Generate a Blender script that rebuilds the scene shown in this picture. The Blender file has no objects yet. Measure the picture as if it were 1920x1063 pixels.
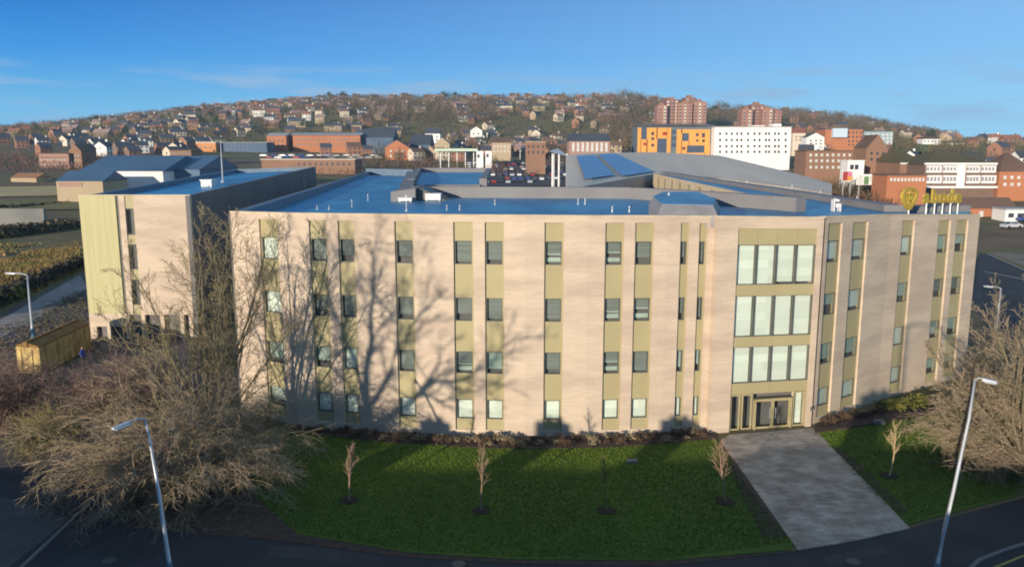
import bpy, math, random
from mathutils import Vector, Matrix
S = bpy.context.scene
COL = S.collection
R = math.radians
random.seed(7)

# ------------------------------------------------------------------ camera
F = 1475.0; W, H = 1920, 1063; CZ = 17.6; HZ = 285.0
PITCH = math.atan((H/2-HZ)/F)
cd = bpy.data.cameras.new('camera'); cam = bpy.data.objects.new('camera', cd); COL.objects.link(cam)
cd.sensor_width = 36; cd.lens = 36*F/W; cd.clip_start = .5; cd.clip_end = 20000
cam.location = (0, 0, CZ); cam.rotation_euler = (math.pi/2-PITCH, 0, 0)
S.camera = cam

# ------------------------------------------------------------------ light
AZ, EL = R(31), R(9.0)                      # the sun stands behind the camera, to its left
sun = bpy.data.lights.new('sun', 'SUN'); sun.energy = 5.0; sun.angle = R(.5); sun.color = (1, .865, .69)
so = bpy.data.objects.new('sun', sun); COL.objects.link(so)
ld = Vector((math.sin(AZ)*math.cos(EL), math.cos(AZ)*math.cos(EL), -math.sin(EL)))
so.rotation_euler = ld.to_track_quat('-Z', 'Y').to_euler()
wd = bpy.data.worlds.new('World'); S.world = wd; wd.use_nodes = True
nt = wd.node_tree; nt.nodes.clear()
def N(t, typ, **k):
    n = t.nodes.new(typ)
    for a, b in k.items(): setattr(n, a, b)
    return n
sky = N(nt, 'ShaderNodeTexSky', sky_type='NISHITA', sun_disc=False, sun_elevation=EL, sun_rotation=AZ+math.pi)
sky.air_density = 1.0; sky.dust_density = .3; sky.ozone_density = 3.0
hs = N(nt, 'ShaderNodeHueSaturation'); hs.inputs['Saturation'].default_value = 1.3
hs.inputs['Value'].default_value = 1.0
tc = N(nt, 'ShaderNodeTexCoord')
mp = N(nt, 'ShaderNodeMapping'); mp.inputs['Scale'].default_value = (7, 7, 60); mp.inputs['Location'].default_value = (3.3, 1.2, .4)
no = N(nt, 'ShaderNodeTexNoise'); no.inputs['Scale'].default_value = 1.0; no.inputs['Detail'].default_value = 7
cr = N(nt, 'ShaderNodeValToRGB'); cr.color_ramp.elements[0].position = .47; cr.color_ramp.elements[1].position = .63
sx = N(nt, 'ShaderNodeSeparateXYZ')
br = N(nt, 'ShaderNodeValToRGB')
def ramp(node, stops):
    el = node.color_ramp.elements; el.remove(el[1]); el[0].position = stops[0][0]; el[0].color = (*stops[0][1], 1)
    for p_, c_ in stops[1:]: el.new(p_).color = (*c_, 1)
ramp(br, [(p, (c, c, c)) for p, c in [(.02, 0), (.05, 1), (.078, .9), (.108, 0)]])
mm = N(nt, 'ShaderNodeMath', operation='MULTIPLY')
mx = N(nt, 'ShaderNodeMixRGB'); mx.inputs[2].default_value = (1.9, 3.2, 4.9, 1)
bg = N(nt, 'ShaderNodeBackground'); bg.inputs[1].default_value = .12
ow = N(nt, 'ShaderNodeOutputWorld')
L = nt.links.new
L(tc.outputs['Generated'], mp.inputs[0]); L(mp.outputs[0], no.inputs[0]); L(no.outputs[0], cr.inputs[0])
L(tc.outputs['Generated'], sx.inputs[0]); L(sx.outputs[2], br.inputs[0])
L(cr.outputs[0], mm.inputs[0]); L(br.outputs[0], mm.inputs[1]); L(mm.outputs[0], mx.inputs[0])
gr = N(nt, 'ShaderNodeValToRGB')                 # clear winter sky: deep blue above, pale at the skyline
ramp(gr, [(0, (1.1, 3.6, 5.6)), (.05, (.8, 3.2, 5.7)), (.11, (.15, 1.9, 5.2)), (.19, (.0, .9, 3.7)), (.6, (.75, 1.15, 2.0))])
L(sx.outputs[2], gr.inputs[0])
ax = N(nt, 'ShaderNodeMapRange'); ax.inputs[1].default_value = -.5; ax.inputs[2].default_value = .55; ax.inputs[3].default_value = .0; ax.inputs[4].default_value = .5
L(sx.outputs[0], ax.inputs[0])
pl = N(nt, 'ShaderNodeMixRGB'); pl.inputs[2].default_value = (2.9, 5.2, 7.2, 1); L(ax.outputs[0], pl.inputs[0]); L(gr.outputs[0], pl.inputs[1])
sm = N(nt, 'ShaderNodeMixRGB'); sm.inputs[0].default_value = .94
L(sky.outputs[0], hs.inputs['Color']); L(hs.outputs[0], sm.inputs[1]); L(pl.outputs[0], sm.inputs[2]); L(sm.outputs[0], mx.inputs[1]); L(mx.outputs[0], bg.inputs[0]); L(bg.outputs[0], ow.inputs[0])
S.view_settings.view_transform = 'Standard'; S.view_settings.look = 'None'
S.view_settings.exposure = 0.36; S.view_settings.gamma = 1
S.cycles.max_bounces = 6; S.cycles.transparent_max_bounces = 8
S.cycles.filter_width = 1.9

# ------------------------------------------------------------------ pixels and points
cp, sp = math.cos(PITCH), math.sin(PITCH)
def ray(u, v):
    a = (u-W/2)/F; b = (H/2-v)/F
    return Vector((a, cp+b*sp, b*cp-sp))
def at_z(u, v, z=0.0):                       # where the line of sight meets a level
    d = ray(u, v); t = (z-CZ)/d.z
    return Vector((d.x*t, d.y*t, z))
def at_y(u, v, y):                           # where it meets a distance
    d = ray(u, v); t = y/d.y
    return Vector((d.x*t, y, CZ+d.z*t))
def proj(p):
    x, y, z = p[0], p[1], p[2]-CZ
    f = y*cp-z*sp; w = y*sp+z*cp
    return W/2+F*x/f, H/2-F*w/f

# ------------------------------------------------------------------ terrain
RIDGE = [(-900, 262), (-200, 258), (0, 252), (100, 243), (200, 232), (300, 221), (400, 209), (520, 199), (640, 191), (850, 188), (1100, 188),
         (1200, 192), (1330, 207), (1480, 216), (1600, 228), (1700, 250), (1800, 266), (1920, 276), (2300, 280), (2800, 284)]
def lerp_list(tab, x):
    if x <= tab[0][0]: return tab[0][1]
    for (a, p), (b, q) in zip(tab, tab[1:]):
        if x <= b:
            k = (x-a)/(b-a); return p+(q-p)*k
    return tab[-1][1]
def G(x, y):
    r = math.hypot(x, y)
    if r <= 160: return 0.0
    th = math.atan2(x, y)
    if abs(th) < R(58):
        u = 960+F*math.tan(th); v = lerp_list(RIDGE, u)
        hr = CZ+(HZ-v)/F*1100*math.cos(th)
    else: hr = 22
    return lerp_list([(160, 0), (300, 6.5), (400, 12), (520, 17), (650, min(23, hr*.85)), (880, 23*.4+hr*.6 if hr > 23 else hr*.95), (1100, hr), (1300, hr-3), (2500, hr*.2), (9000, -60)], r)
def on_ground(u, v):                         # line of sight down to the terrain
    d = ray(u, v); t = 20.0
    while t < 1500:
        p = Vector((d.x*t, d.y*t, CZ+d.z*t))
        if p.z <= G(p.x, p.y): return Vector((p.x, p.y, G(p.x, p.y)))
        t += 1 if t < 300 else 3
    return None

# ------------------------------------------------------------------ materials
MATS = {}
def mat(name, c, rough=.85, c2=None, scale=1.0, stretch=(1, 1, 1), bump=0, metal=0, spec=.3, fine=0, detail=4, lo=.35, hi=.65, brick=None):
    if name in MATS: return MATS[name]
    m = bpy.data.materials.new(name); m.use_nodes = True; t = m.node_tree
    b = t.nodes['Principled BSDF']
    b.inputs['Roughness'].default_value = rough; b.inputs['Metallic'].default_value = metal
    b.inputs['Specular IOR Level'].default_value = spec
    g = N(t, 'ShaderNodeNewGeometry'); mpp = N(t, 'ShaderNodeMapping'); mpp.inputs['Scale'].default_value = stretch
    t.links.new(g.outputs['Position'], mpp.inputs[0])
    nz = N(t, 'ShaderNodeTexNoise'); nz.inputs['Scale'].default_value = scale; nz.inputs['Detail'].default_value = detail
    t.links.new(mpp.outputs[0], nz.inputs[0])
    rp = N(t, 'ShaderNodeValToRGB'); rp.color_ramp.elements[0].position = lo; rp.color_ramp.elements[1].position = hi
    c2 = c2 or tuple(x*.8 for x in c)
    rp.color_ramp.elements[0].color = (*c, 1); rp.color_ramp.elements[1].color = (*c2, 1)
    t.links.new(nz.outputs[0], rp.inputs[0])
    out = rp.outputs[0]
    if fine:
        n2 = N(t, 'ShaderNodeTexNoise'); n2.inputs['Scale'].default_value = fine; n2.inputs['Detail'].default_value = 3
        t.links.new(mpp.outputs[0], n2.inputs[0])
        r2 = N(t, 'ShaderNodeValToRGB'); r2.color_ramp.elements[0].position = .3; r2.color_ramp.elements[1].position = .7
        r2.color_ramp.elements[0].color = (.72, .72, .72, 1); r2.color_ramp.elements[1].color = (1.15, 1.15, 1.15, 1)
        t.links.new(n2.outputs[0], r2.inputs[0])
        m2 = N(t, 'ShaderNodeMixRGB', blend_type='MULTIPLY'); m2.inputs[0].default_value = 1
        t.links.new(out, m2.inputs[1]); t.links.new(r2.outputs[0], m2.inputs[2]); out = m2.outputs[0]
    if brick:                                # (width, height, mortar, darkness, plan)
        bw, bh, mo, dk, plan = brick[:5]
        s = N(t, 'ShaderNodeSeparateXYZ'); cb = N(t, 'ShaderNodeCombineXYZ')
        t.links.new(g.outputs['Position'], s.inputs[0]); t.links.new(s.outputs[0], cb.inputs[0]); t.links.new(s.outputs[1 if plan else 2], cb.inputs[1])
        bt = N(t, 'ShaderNodeTexBrick'); bt.inputs['Scale'].default_value = 1
        bt.inputs['Brick Width'].default_value = bw; bt.inputs['Row Height'].default_value = bh; bt.inputs['Mortar Size'].default_value = mo
        bt.inputs['Color1'].default_value = (1, 1, 1, 1); c2f = brick[5] if len(brick) > 5 else .82; bt.inputs['Color2'].default_value = (c2f, c2f, c2f, 1); bt.inputs['Mortar'].default_value = (dk, dk, dk, 1)
        t.links.new(cb.outputs[0], bt.inputs[0])
        m3 = N(t, 'ShaderNodeMixRGB', blend_type='MULTIPLY'); m3.inputs[0].default_value = 1
        t.links.new(out, m3.inputs[1]); t.links.new(bt.outputs[0], m3.inputs[2]); out = m3.outputs[0]
    t.links.new(out, b.inputs['Base Color'])
    if bump:
        bp = N(t, 'ShaderNodeBump'); bp.inputs['Strength'].default_value = .6; bp.inputs['Distance'].default_value = bump
        n3 = N(t, 'ShaderNodeTexNoise'); n3.inputs['Scale'].default_value = scale*6; n3.inputs['Detail'].default_value = 5
        t.links.new(mpp.outputs[0], n3.inputs[0]); t.links.new(n3.outputs[0], bp.inputs['Height']); t.links.new(bp.outputs[0], b.inputs['Normal'])
    MATS[name] = m; return m
def glass_mat(name, tint, fac=.75):
    m = bpy.data.materials.new(name); m.use_nodes = True; t = m.node_tree; t.nodes.clear()
    tr = N(t, 'ShaderNodeBsdfTransparent'); tr.inputs[0].default_value = (*tint, 1)
    gl = N(t, 'ShaderNodeBsdfGlossy'); gl.inputs['Roughness'].default_value = .03
    l0 = N(t, 'ShaderNodeLayerWeight'); pw = N(t, 'ShaderNodeMath', operation='POWER'); pw.inputs[1].default_value = 3.5
    lw = N(t, 'ShaderNodeMath', operation='MULTIPLY_ADD'); lw.inputs[1].default_value = .85; lw.inputs[2].default_value = .05
    t.links.new(l0.outputs['Facing'], pw.inputs[0]); t.links.new(pw.outputs[0], lw.inputs[0])
    ms = N(t, 'ShaderNodeMixShader'); o = N(t, 'ShaderNodeOutputMaterial')
    t.links.new(lw.outputs[0], ms.inputs[0]); t.links.new(tr.outputs[0], ms.inputs[1]); t.links.new(gl.outputs[0], ms.inputs[2]); t.links.new(ms.outputs[0], o.inputs[0])
    MATS[name] = m; return m
STONE = mat('pale_stone', (.585, .475, .36), .8, (.485, .385, .30), .42, (.4, .4, 1.9), .004, detail=6, lo=.42, hi=.62, brick=(.6, .12, .008, .92, False, .9))
COPING = mat('stone_coping', (.62, .52, .38), .8)
OLIVE = mat('olive_cladding', (.385, .335, .185), .55, (.355, .305, .17), .4, spec=.3)
OLIVEW = mat('ribbed_olive_cladding', (.46, .425, .225), .6, (.42, .385, .2), 3.0, (1.2, 1.2, .05), lo=.45, hi=.55)
GREYW = mat('dark_grey_cladding', (.16, .15, .15), .75, (.135, .127, .13), .3)
BLUER = mat('blue_roof_membrane', (.06, .28, .46), .4, (.03, .175, .32), .16, (1, .5, 1), spec=.3, detail=6, lo=.42, hi=.58, brick=(14, 1.1, .03, .72, True))
GREYR = mat('grey_roof_membrane', (.215, .21, .21), .85, (.185, .18, .185), .3)
BIGR = mat('grey_metal_roof', (.60, .52, .43), 1.0, (.54, .465, .385), .06, (3, .3, 1))
FRAME = mat('dark_window_frame', (.12, .125, .11), .5)
FRAMEL = mat('bronze_door_frame', (.42, .36, .2), .5)
DARKI = mat('dark_interior', (.05, .055, .05), .9, (.09, .09, .08), 2.0)
BLIND = mat('pale_blind', (.82, .86, .79), .8, (.77, .82, .75), .6, (1, 1, 3), brick=(4, .55, .015, .82, False))
SLAT = mat('grey_blind', (.24, .26, .25), .7, (.17, .19, .18), 1.5, (.1, .1, 8))
GLASS = glass_mat('green_glass', (.965, .985, .97))
GRASS = mat('lawn_grass', (.075, .13, .012), .9, (.05, .095, .01), .18, bump=.03, fine=9, detail=8)
SOIL = mat('dark_soil', (.05, .035, .028), .95, (.09, .06, .045), 3.0, bump=.03, fine=9)
ASPH = mat('asphalt', (.03, .03, .034), .85, (.045, .045, .05), .35, bump=.004, fine=8, detail=8)
ASPHL = mat('worn_asphalt', (.08, .08, .082), .85, (.06, .06, .062), .4, fine=6, detail=8)
CONC = mat('concrete', (.26, .25, .24), .85, (.2, .19, .18), .8, fine=5)
KERB = mat('kerb_stone', (.17, .165, .16), .85)
PAVE = mat('grey_pavers', (.225, .185, .15), .8, (.32, .27, .225), .8, lo=.42, hi=.6, brick=(.5, .25, .012, .8, True, 1.5))
METAL = mat('galvanised_steel', (.5, .52, .54), .4, metal=.3, spec=.5)
WHITE = mat('white_paint', (.78, .77, .75), .6)
GOLD = mat('yellow_paint', (.5, .36, .06), .55)
BARK = mat('grey_bark', (.2, .165, .115), .9, (.14, .125, .07), 4)
TWIG = mat('olive_twigs', (.30, .235, .14), .9, (.22, .19, .09), 1.2)
TWIGR = mat('reddish_twigs', (.26, .17, .14), .9, (.19, .13, .1), 1.5)
TWIGG = mat('yellow_green_twigs', (.25, .215, .085), .9, (.2, .15, .09), 1.2)

# ------------------------------------------------------------------ mesh helpers
class MB:
    def __init__(s): s.v = []; s.f = []; s.m = []
    def add(s, vs, fs, mi=0):
        n = len(s.v); s.v += [tuple(p) for p in vs]; s.f += [tuple(i+n for i in f) for f in fs]; s.m += [mi]*len(fs)
    def box(s, x0, x1, y0, y1, z0, z1, mi=0):
        s.add([(x0, y0, z0), (x1, y0, z0), (x1, y1, z0), (x0, y1, z0), (x0, y0, z1), (x1, y0, z1), (x1, y1, z1), (x0, y1, z1)],
              [(0, 3, 2, 1), (4, 5, 6, 7), (0, 1, 5, 4), (1, 2, 6, 5), (2, 3, 7, 6), (3, 0, 4, 7)], mi); return s
    def hexa(s, b, t, mi=0):                 # four bottom corners, four top corners
        s.add(list(b)+list(t), [(0, 3, 2, 1), (4, 5, 6, 7), (0, 1, 5, 4), (1, 2, 6, 5), (2, 3, 7, 6), (3, 0, 4, 7)], mi); return s
    def prism(s, pts, z0, z1, mi=0, mtop=None):
        n = len(pts)
        zt = z1 if isinstance(z1, (list, tuple)) else [z1]*n
        zb = z0 if isinstance(z0, (list, tuple)) else [z0]*n
        vs = [(p[0], p[1], zb[i]) for i, p in enumerate(pts)]+[(p[0], p[1], zt[i]) for i, p in enumerate(pts)]
        a = sum(pts[i][0]*pts[(i+1) % n][1]-pts[(i+1) % n][0]*pts[i][1] for i in range(n))
        fs = [(i, (i+1) % n, (i+1) % n+n, i+n) for i in range(n)]+[tuple(range(n-1, -1, -1))]
        top = tuple(range(n, 2*n))
        if a < 0: fs = [tuple(reversed(f)) for f in fs]; top = tuple(reversed(top))
        s.add(vs, fs, mi); s.f.append(tuple(i+len(s.v)-2*n for i in top)); s.m.append(mi if mtop is None else mtop)
        return s
    def tube(s, pts, rad, sides=6, mi=0, cap=True):
        n0 = len(s.v); up = Vector((0, 0, 1)); k = len(pts)
        for i, p in enumerate(pts):
            d = (Vector(pts[min(i+1, k-1)])-Vector(pts[max(i-1, 0)]))
            if d.length < 1e-9: d = Vector((0, 0, 1))
            d.normalize()
            a = d.cross(up if abs(d.z) < .9 else Vector((1, 0, 0))).normalized(); b = d.cross(a)
            r = rad[i] if isinstance(rad, (list, tuple)) else rad
            for j in range(sides):
                w = 2*math.pi*j/sides
                q = Vector(p)+a*(r*math.cos(w))+b*(r*math.sin(w)); s.v.append((q.x, q.y, q.z))
        for i in range(k-1):
            for j in range(sides):
                j2 = (j+1) % sides
                s.f.append((n0+i*sides+j, n0+(i+1)*sides+j, n0+(i+1)*sides+j2, n0+i*sides+j2)); s.m.append(mi)
        if cap and sides > 3:
            s.f.append(tuple(n0+j for j in range(sides))); s.m.append(mi)
            s.f.append(tuple(n0+(k-1)*sides+j for j in reversed(range(sides)))); s.m.append(mi)
        return s
    def build(s, name, mats, parent=None, origin=None, smooth=False):
        o = Vector(origin) if origin is not None else (Vector(parent['_o']) if parent is not None and '_o' in parent else Vector((0, 0, 0)))
        me = bpy.data.meshes.new(name)
        me.from_pydata([(a-o.x, b-o.y, c-o.z) for a, b, c in s.v], [], s.f)
        for m in (mats if isinstance(mats, (list, tuple)) else [mats]): me.materials.append(m)
        me.polygons.foreach_set('material_index', s.m)
        if smooth: me.polygons.foreach_set('use_smooth', [True]*len(s.f))
        me.update()
        ob = bpy.data.objects.new(name, me); COL.objects.link(ob)
        if parent is not None: ob.parent = parent; ob['_o'] = tuple(o)
        else: ob.location = o
        return ob
def tag(o, label, cat, group=None, kind=None):
    o['label'] = label; o['category'] = cat
    if group: o['group'] = group
    if kind: o['kind'] = kind
    return o
def struct(o): o['kind'] = 'structure'; return o
def thing(name, label, cat, loc=(0, 0, 0), group=None):
    o = bpy.data.objects.new(name, None); COL.objects.link(o); o.location = loc; o['_o'] = tuple(loc)
    o.empty_display_size = .5
    return tag(o, label, cat, group)
def dup(root, loc, rz=0, sc=1.0, label=None, group=None):
    def cp_(o, par):
        c = o.copy(); COL.objects.link(c)
        if par is not None: c.parent = par
        for ch in o.children: cp_(ch, c)
        return c
    r = cp_(root, None); r.location = loc; r.rotation_euler = (0, 0, rz)
    r.scale = (sc, sc, sc) if not isinstance(sc, tuple) else sc
    if label: r['label'] = label
    if group: r['group'] = group
    return r

# ================================================================== SETTING
mb = MB()
rs = [0, 8, 30, 60, 100, 160, 200, 250, 300, 350, 400, 450, 520, 580, 650, 720, 800, 880, 960, 1030, 1100, 1180, 1300, 1600, 2000, 2500]
ths = [R(-180+4*i) for i in range(30)]+[R(-60+i*.75) for i in range(161)]+[R(60.5+4*i) for i in range(30)]
n = len(ths)
for r in rs:
    for th in ths:
        x, y = r*math.sin(th), r*math.cos(th)
        z = G(x, y)-(.0 if r <= 160 else .02)
        if 300 < r < 1300: z += (math.sin(x*.021+y*.013)+math.sin(x*.05-y*.031))*.7*min(1, (r-300)/300)
        mb.v.append((x, y, z))
for i in range(len(rs)-1):
    for j in range(n):
        j2 = (j+1) % n
        mb.f.append((i*n+j, i*n+j2, (i+1)*n+j2, (i+1)*n+j)); mb.m.append(0)
EARTH = mat('rough_ground', (.13, .12, .05), .95, (.16, .105, .065), .03, fine=.15, detail=10, lo=.4, hi=.6)
struct(mb.build('ground', EARTH))

def sheet(name, pix, m, z, label=None):
    pts = [at_z(u, v, z) for u, v in pix]
    b = MB(); b.prism(pts, .0005, z)
    return struct(b.build(name, m))
# the street in front: pavement, kerb, carriageway
sheet('pavement', [(-300, 905), (60, 905), (250, 985), (520, 1003), (760, 1040), (960, 1052), (1250, 1056), (1500, 1030), (1710, 988), (1930, 930), (2100, 890), (2300, 1300), (-300, 1300)], ASPH, .012)
sheet('car_park_slab', [(-250, 925), (15, 933), (128, 972), (-10, 1085), (-250, 1120)], ASPHL, .02)
sheet('driveway', [(-60, 800), (60, 815), (150, 860), (250, 985), (60, 1085), (-250, 1120), (-250, 905)], mat('dark_asphalt', (.022, .024, .03), .8, (.035, .036, .042), .5, fine=7), .016)
b = MB()
pa = [at_z(190, 925), at_z(110, 1000), at_z(30, 1075), at_z(-60, 1150)]
for p, q in zip(pa, pa[1:]):
    d = (q-p).normalized()*.07; w = Vector((-d.y, d.x, 0))
    b.hexa([p-w, q-w, q+w, p+w], [x+Vector((0, 0, .11)) for x in (p-w, q-w, q+w, p+w)])
struct(b.build('kerb', KERB))
b = MB()
pa = [at_z(1795, 1090), at_z(1835, 1052), at_z(1880, 1034), at_z(1930, 1018), at_z(2050, 985)]
for p, q in zip(pa, pa[1:]):
    d = (q-p).normalized()*.08; w = Vector((-d.y, d.x, 0))
    b.hexa([p-w, q-w, q+w, p+w], [x+Vector((0, 0, .1)) for x in (p-w, q-w, q+w, p+w)])
struct(b.build('kerb', KERB))
pa2 = [p+Vector((.42, -.5, 0)) for p in pa]
b = MB()
for p, q in zip(pa2, pa2[1:]):
    d = (q-p).normalized()*.055; w = Vector((-d.y, d.x, 0))
    b.hexa([p-w, q-w, q+w, p+w], [x+Vector((0, 0, .018)) for x in (p-w, q-w, q+w, p+w)])
struct(b.build('road_line', mat('yellow_road_line', (.38, .3, .08), .8)))
sheet('asphalt_patch', [(510, 1022), (640, 1030), (632, 1052), (498, 1043)], mat('patched_asphalt', (.045, .045, .048), .9, (.055, .055, .058), .6), .016)
sheet('asphalt_patch', [(1540, 1044), (1650, 1022), (1668, 1036), (1556, 1060)], MATS['patched_asphalt'], .016)
for u_, v_ in ((860, 1056), (1600, 1052), (205, 1050)):
    c_ = at_z(u_, v_, .02); b = MB(); b.tube([c_, c_+Vector((0, 0, .008))], .3, 16); tag(b.build('drain_cover', mat('cast_iron', (.09, .085, .08), .6), None, c_), {860: 'round iron drain cover in the pavement below the lawn', 1600: 'round iron drain cover in front of the paved path', 205: 'round iron drain cover left of the big street lamp'}[u_], 'drain cover')
# lawns, beds and path
BEDF = [(455, 776), (545, 808), (700, 826), (850, 836), (960, 841), (1150, 838), (1342, 822)]
WALLF = [(455, 772), (541, 797), (700, 808), (850, 815), (960, 818), (1150, 815), (1342, 806)]
sheet('lawn', [(445, 785)]+BEDF[1:]+[(1380, 880), (1420, 938), (1488, 1018), (1480, 1030), (1250, 1050), (960, 1047), (760, 1034), (560, 1000), (480, 930)], GRASS, .05)
sheet('lawn', [(1527, 806), (1660, 788), (1795, 765), (1950, 790), (2000, 880), (1900, 930), (1703, 982), (1640, 930)], GRASS, .05)
sheet('paved_path', [(1352, 826), (1368, 814), (1525, 802), (1545, 822), (1706, 989), (1600, 1013), (1496, 1030)], PAVE, .06)
sheet('path_edge_soil', [(1360, 850), (1376, 866), (1477, 1006), (1430, 1006), (1392, 930)], SOIL, .055)
sheet('path_edge_soil', [(1562, 838), (1582, 842), (1640, 895), (1702, 958), (1688, 965), (1600, 880)], SOIL, .055)
sheet('planting_bed', WALLF+list(reversed(BEDF)), SOIL, .09)
sheet('planting_bed', [(1527, 797), (1672, 757), (1840, 708), (1900, 728), (1795, 768), (1660, 790), (1528, 810)], SOIL, .14)
sheet('verge_soil', [(150, 860), (330, 830), (480, 930), (560, 1000), (760, 1034), (960, 1047), (1250, 1050), (1480, 1030), (1500, 1033), (1250, 1060), (960, 1056), (760, 1044), (520, 1012), (250, 990)], SOIL, .03)
# ground to the left of the offices
sheet('access_road', [(-60, 630), (0, 600), (150, 515), (165, 540), (40, 612), (-60, 665)], mat('pale_track', (.36, .31, .28), .9, (.28, .24, .22), .2, fine=1), .03)
sheet('yard', [(-200, 665), (-60, 632), (0, 590), (150, 512), (330, 540), (480, 640), (440, 800), (140, 860), (-200, 900)], mat('yard_gravel', (.15, .125, .11), .95, (.1, .085, .075), .3, fine=1.4, detail=8), .02)
sheet('meadow', [(-200, 530), (0, 500), (150, 455), (150, 512), (0, 585), (-200, 640)], mat('brown_meadow', (.2, .15, .05), .95, (.13, .12, .035), .12, fine=.8, detail=8), .02)
def tsheet(name, top, bot, m, n=14, off=.25):
    b = MB(); A_ = [on_ground(top[0][0]+(top[1][0]-top[0][0])*k/n, top[0][1]+(top[1][1]-top[0][1])*k/n) for k in range(n+1)]; B_ = [on_ground(bot[0][0]+(bot[1][0]-bot[0][0])*k/n, bot[0][1]+(bot[1][1]-bot[0][1])*k/n) for k in range(n+1)]
    for r_ in range(5):
        for k in range(n+1):
            p = B_[k].lerp(A_[k], r_/4); b.v.append((p.x, p.y, G(p.x, p.y)+off))
    for r_ in range(4):
        for k in range(n): b.f.append((r_*(n+1)+k, r_*(n+1)+k+1, (r_+1)*(n+1)+k+1, (r_+1)*(n+1)+k)); b.m.append(0)
    return struct(b.build(name, m))
tsheet('tan_field', [(-200, 357), (300, 346)], [(-200, 376), (300, 364)], mat('tan_field_grass', (.50, .37, .18), .95, (.38, .3, .14), .05))
tsheet('field', [(-200, 380), (160, 374)], [(-200, 400), (160, 394)], mat('olive_field', (.2, .17, .06), .95, (.14, .13, .05), .05))
tsheet('road', [(880, 303), (1066, 303)], [(880, 350), (1066, 350)], ASPHL)
tsheet('grass_bank', [(1660, 270), (1760, 275)], [(1660, 286), (1760, 290)], mat('green_bank', (.12, .17, .03), .95, (.09, .12, .03), .03), off=1.0)
sheet('road', [(-200, 470), (0, 452), (75, 448), (40, 470), (-200, 520)], ASPHL, .03)
# ground right of the offices
sheet('side_road', [(1800, 560), (1838, 470), (1925, 508), (2100, 600), (2100, 760), (1900, 640)], ASPH, .02)
sheet('footway', [(1838, 443), (1930, 452), (2050, 470), (2100, 585), (1930, 503), (1838, 466)], mat('tan_verge', (.24, .2, .15), .9, (.17, .15, .1), .3, fine=2), .12)
b = MB()
for (u0, v0, u1, v1) in [(1838, 470, 1925, 508), (1845, 509, 1930, 526)]:
    p, q = at_z(u0, v0), at_z(u1, v1); d = (q-p).normalized()*.09; w = Vector((-d.y, d.x, 0))
    b.hexa([p-w, q-w, q+w, p+w], [x+Vector((0, 0, .026)) for x in (p-w, q-w, q+w, p+w)])
struct(b.build('road_line', mat('worn_white_line', (.5, .48, .42), .8)))

# ================================================================== OFFICES
office = thing('office_building', 'long four storey office block of pale stone with olive window strips and flat blue roofs', 'office building', (0, 48, 0))
def corner(ut, vt, vb):
    y = CZ/(-ray(ut, vb).z)*ray(ut, vb).y
    X = at_y(ut, vt, y).x
    for _ in range(6):
        y2 = at_z(proj((X, y, 0))[0], vb, 0).y
        y = y2; p = at_y(ut, vt, y); X = p.x
    return Vector((X, y, 0)), p.z
CN = [corner(*c) for c in [(432, 396, 773), (541, 399, 797), (700, 401, 808), (822, 402, 814), (985, 403, 818), (1103, 404, 817), (1252, 404, 812), (1347, 405, 807)]]
EN = [corner(1347, 405, 813), corner(1546, 407, 799)]
RT = [corner(1549, 406, 795), corner(1672, 402, 752), corner(1838, 402, 705)]
print('CORNERS', [(tuple(round(x, 1) for x in p), round(z, 2)) for p, z in CN+EN+RT])
class Facet:
    def __init__(s, a, b):
        (s.p0, s.z0), (s.p1, s.z1) = a, b
        s.d = (s.p1-s.p0); s.len = s.d.length; s.d.normalize(); s.n = Vector((s.d.y, -s.d.x, 0))
    def t(s, u, v=450):
        d = ray(u, v); k = (s.p0.dot(s.n))/(d.x*s.n.x+d.y*s.n.y)
        return (Vector((d.x*k, d.y*k, 0))-s.p0).dot(s.d)
    def top(s, t): return s.z0+(s.z1-s.z0)*t/s.len
    def box(s, mb, t0, t1, z0, z1, n0, n1, mi=0, rel=True):      # z as fractions of the wall height when rel
        def P(t, z, n):
            q = s.p0+s.d*t+s.n*n
            return (q.x, q.y, z/13.7*s.top(t) if rel else z)
        mb.hexa([P(t0, z0, n1), P(t1, z0, n1), P(t1, z0, n0), P(t0, z0, n0)], [P(t0, z1, n1), P(t1, z1, n1), P(t1, z1, n0), P(t0, z1, n0)], mi)
ROWS = [(10.70, 12.12), (7.22, 8.66), (3.93, 5.32), (1.03, 2.28)]
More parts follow.
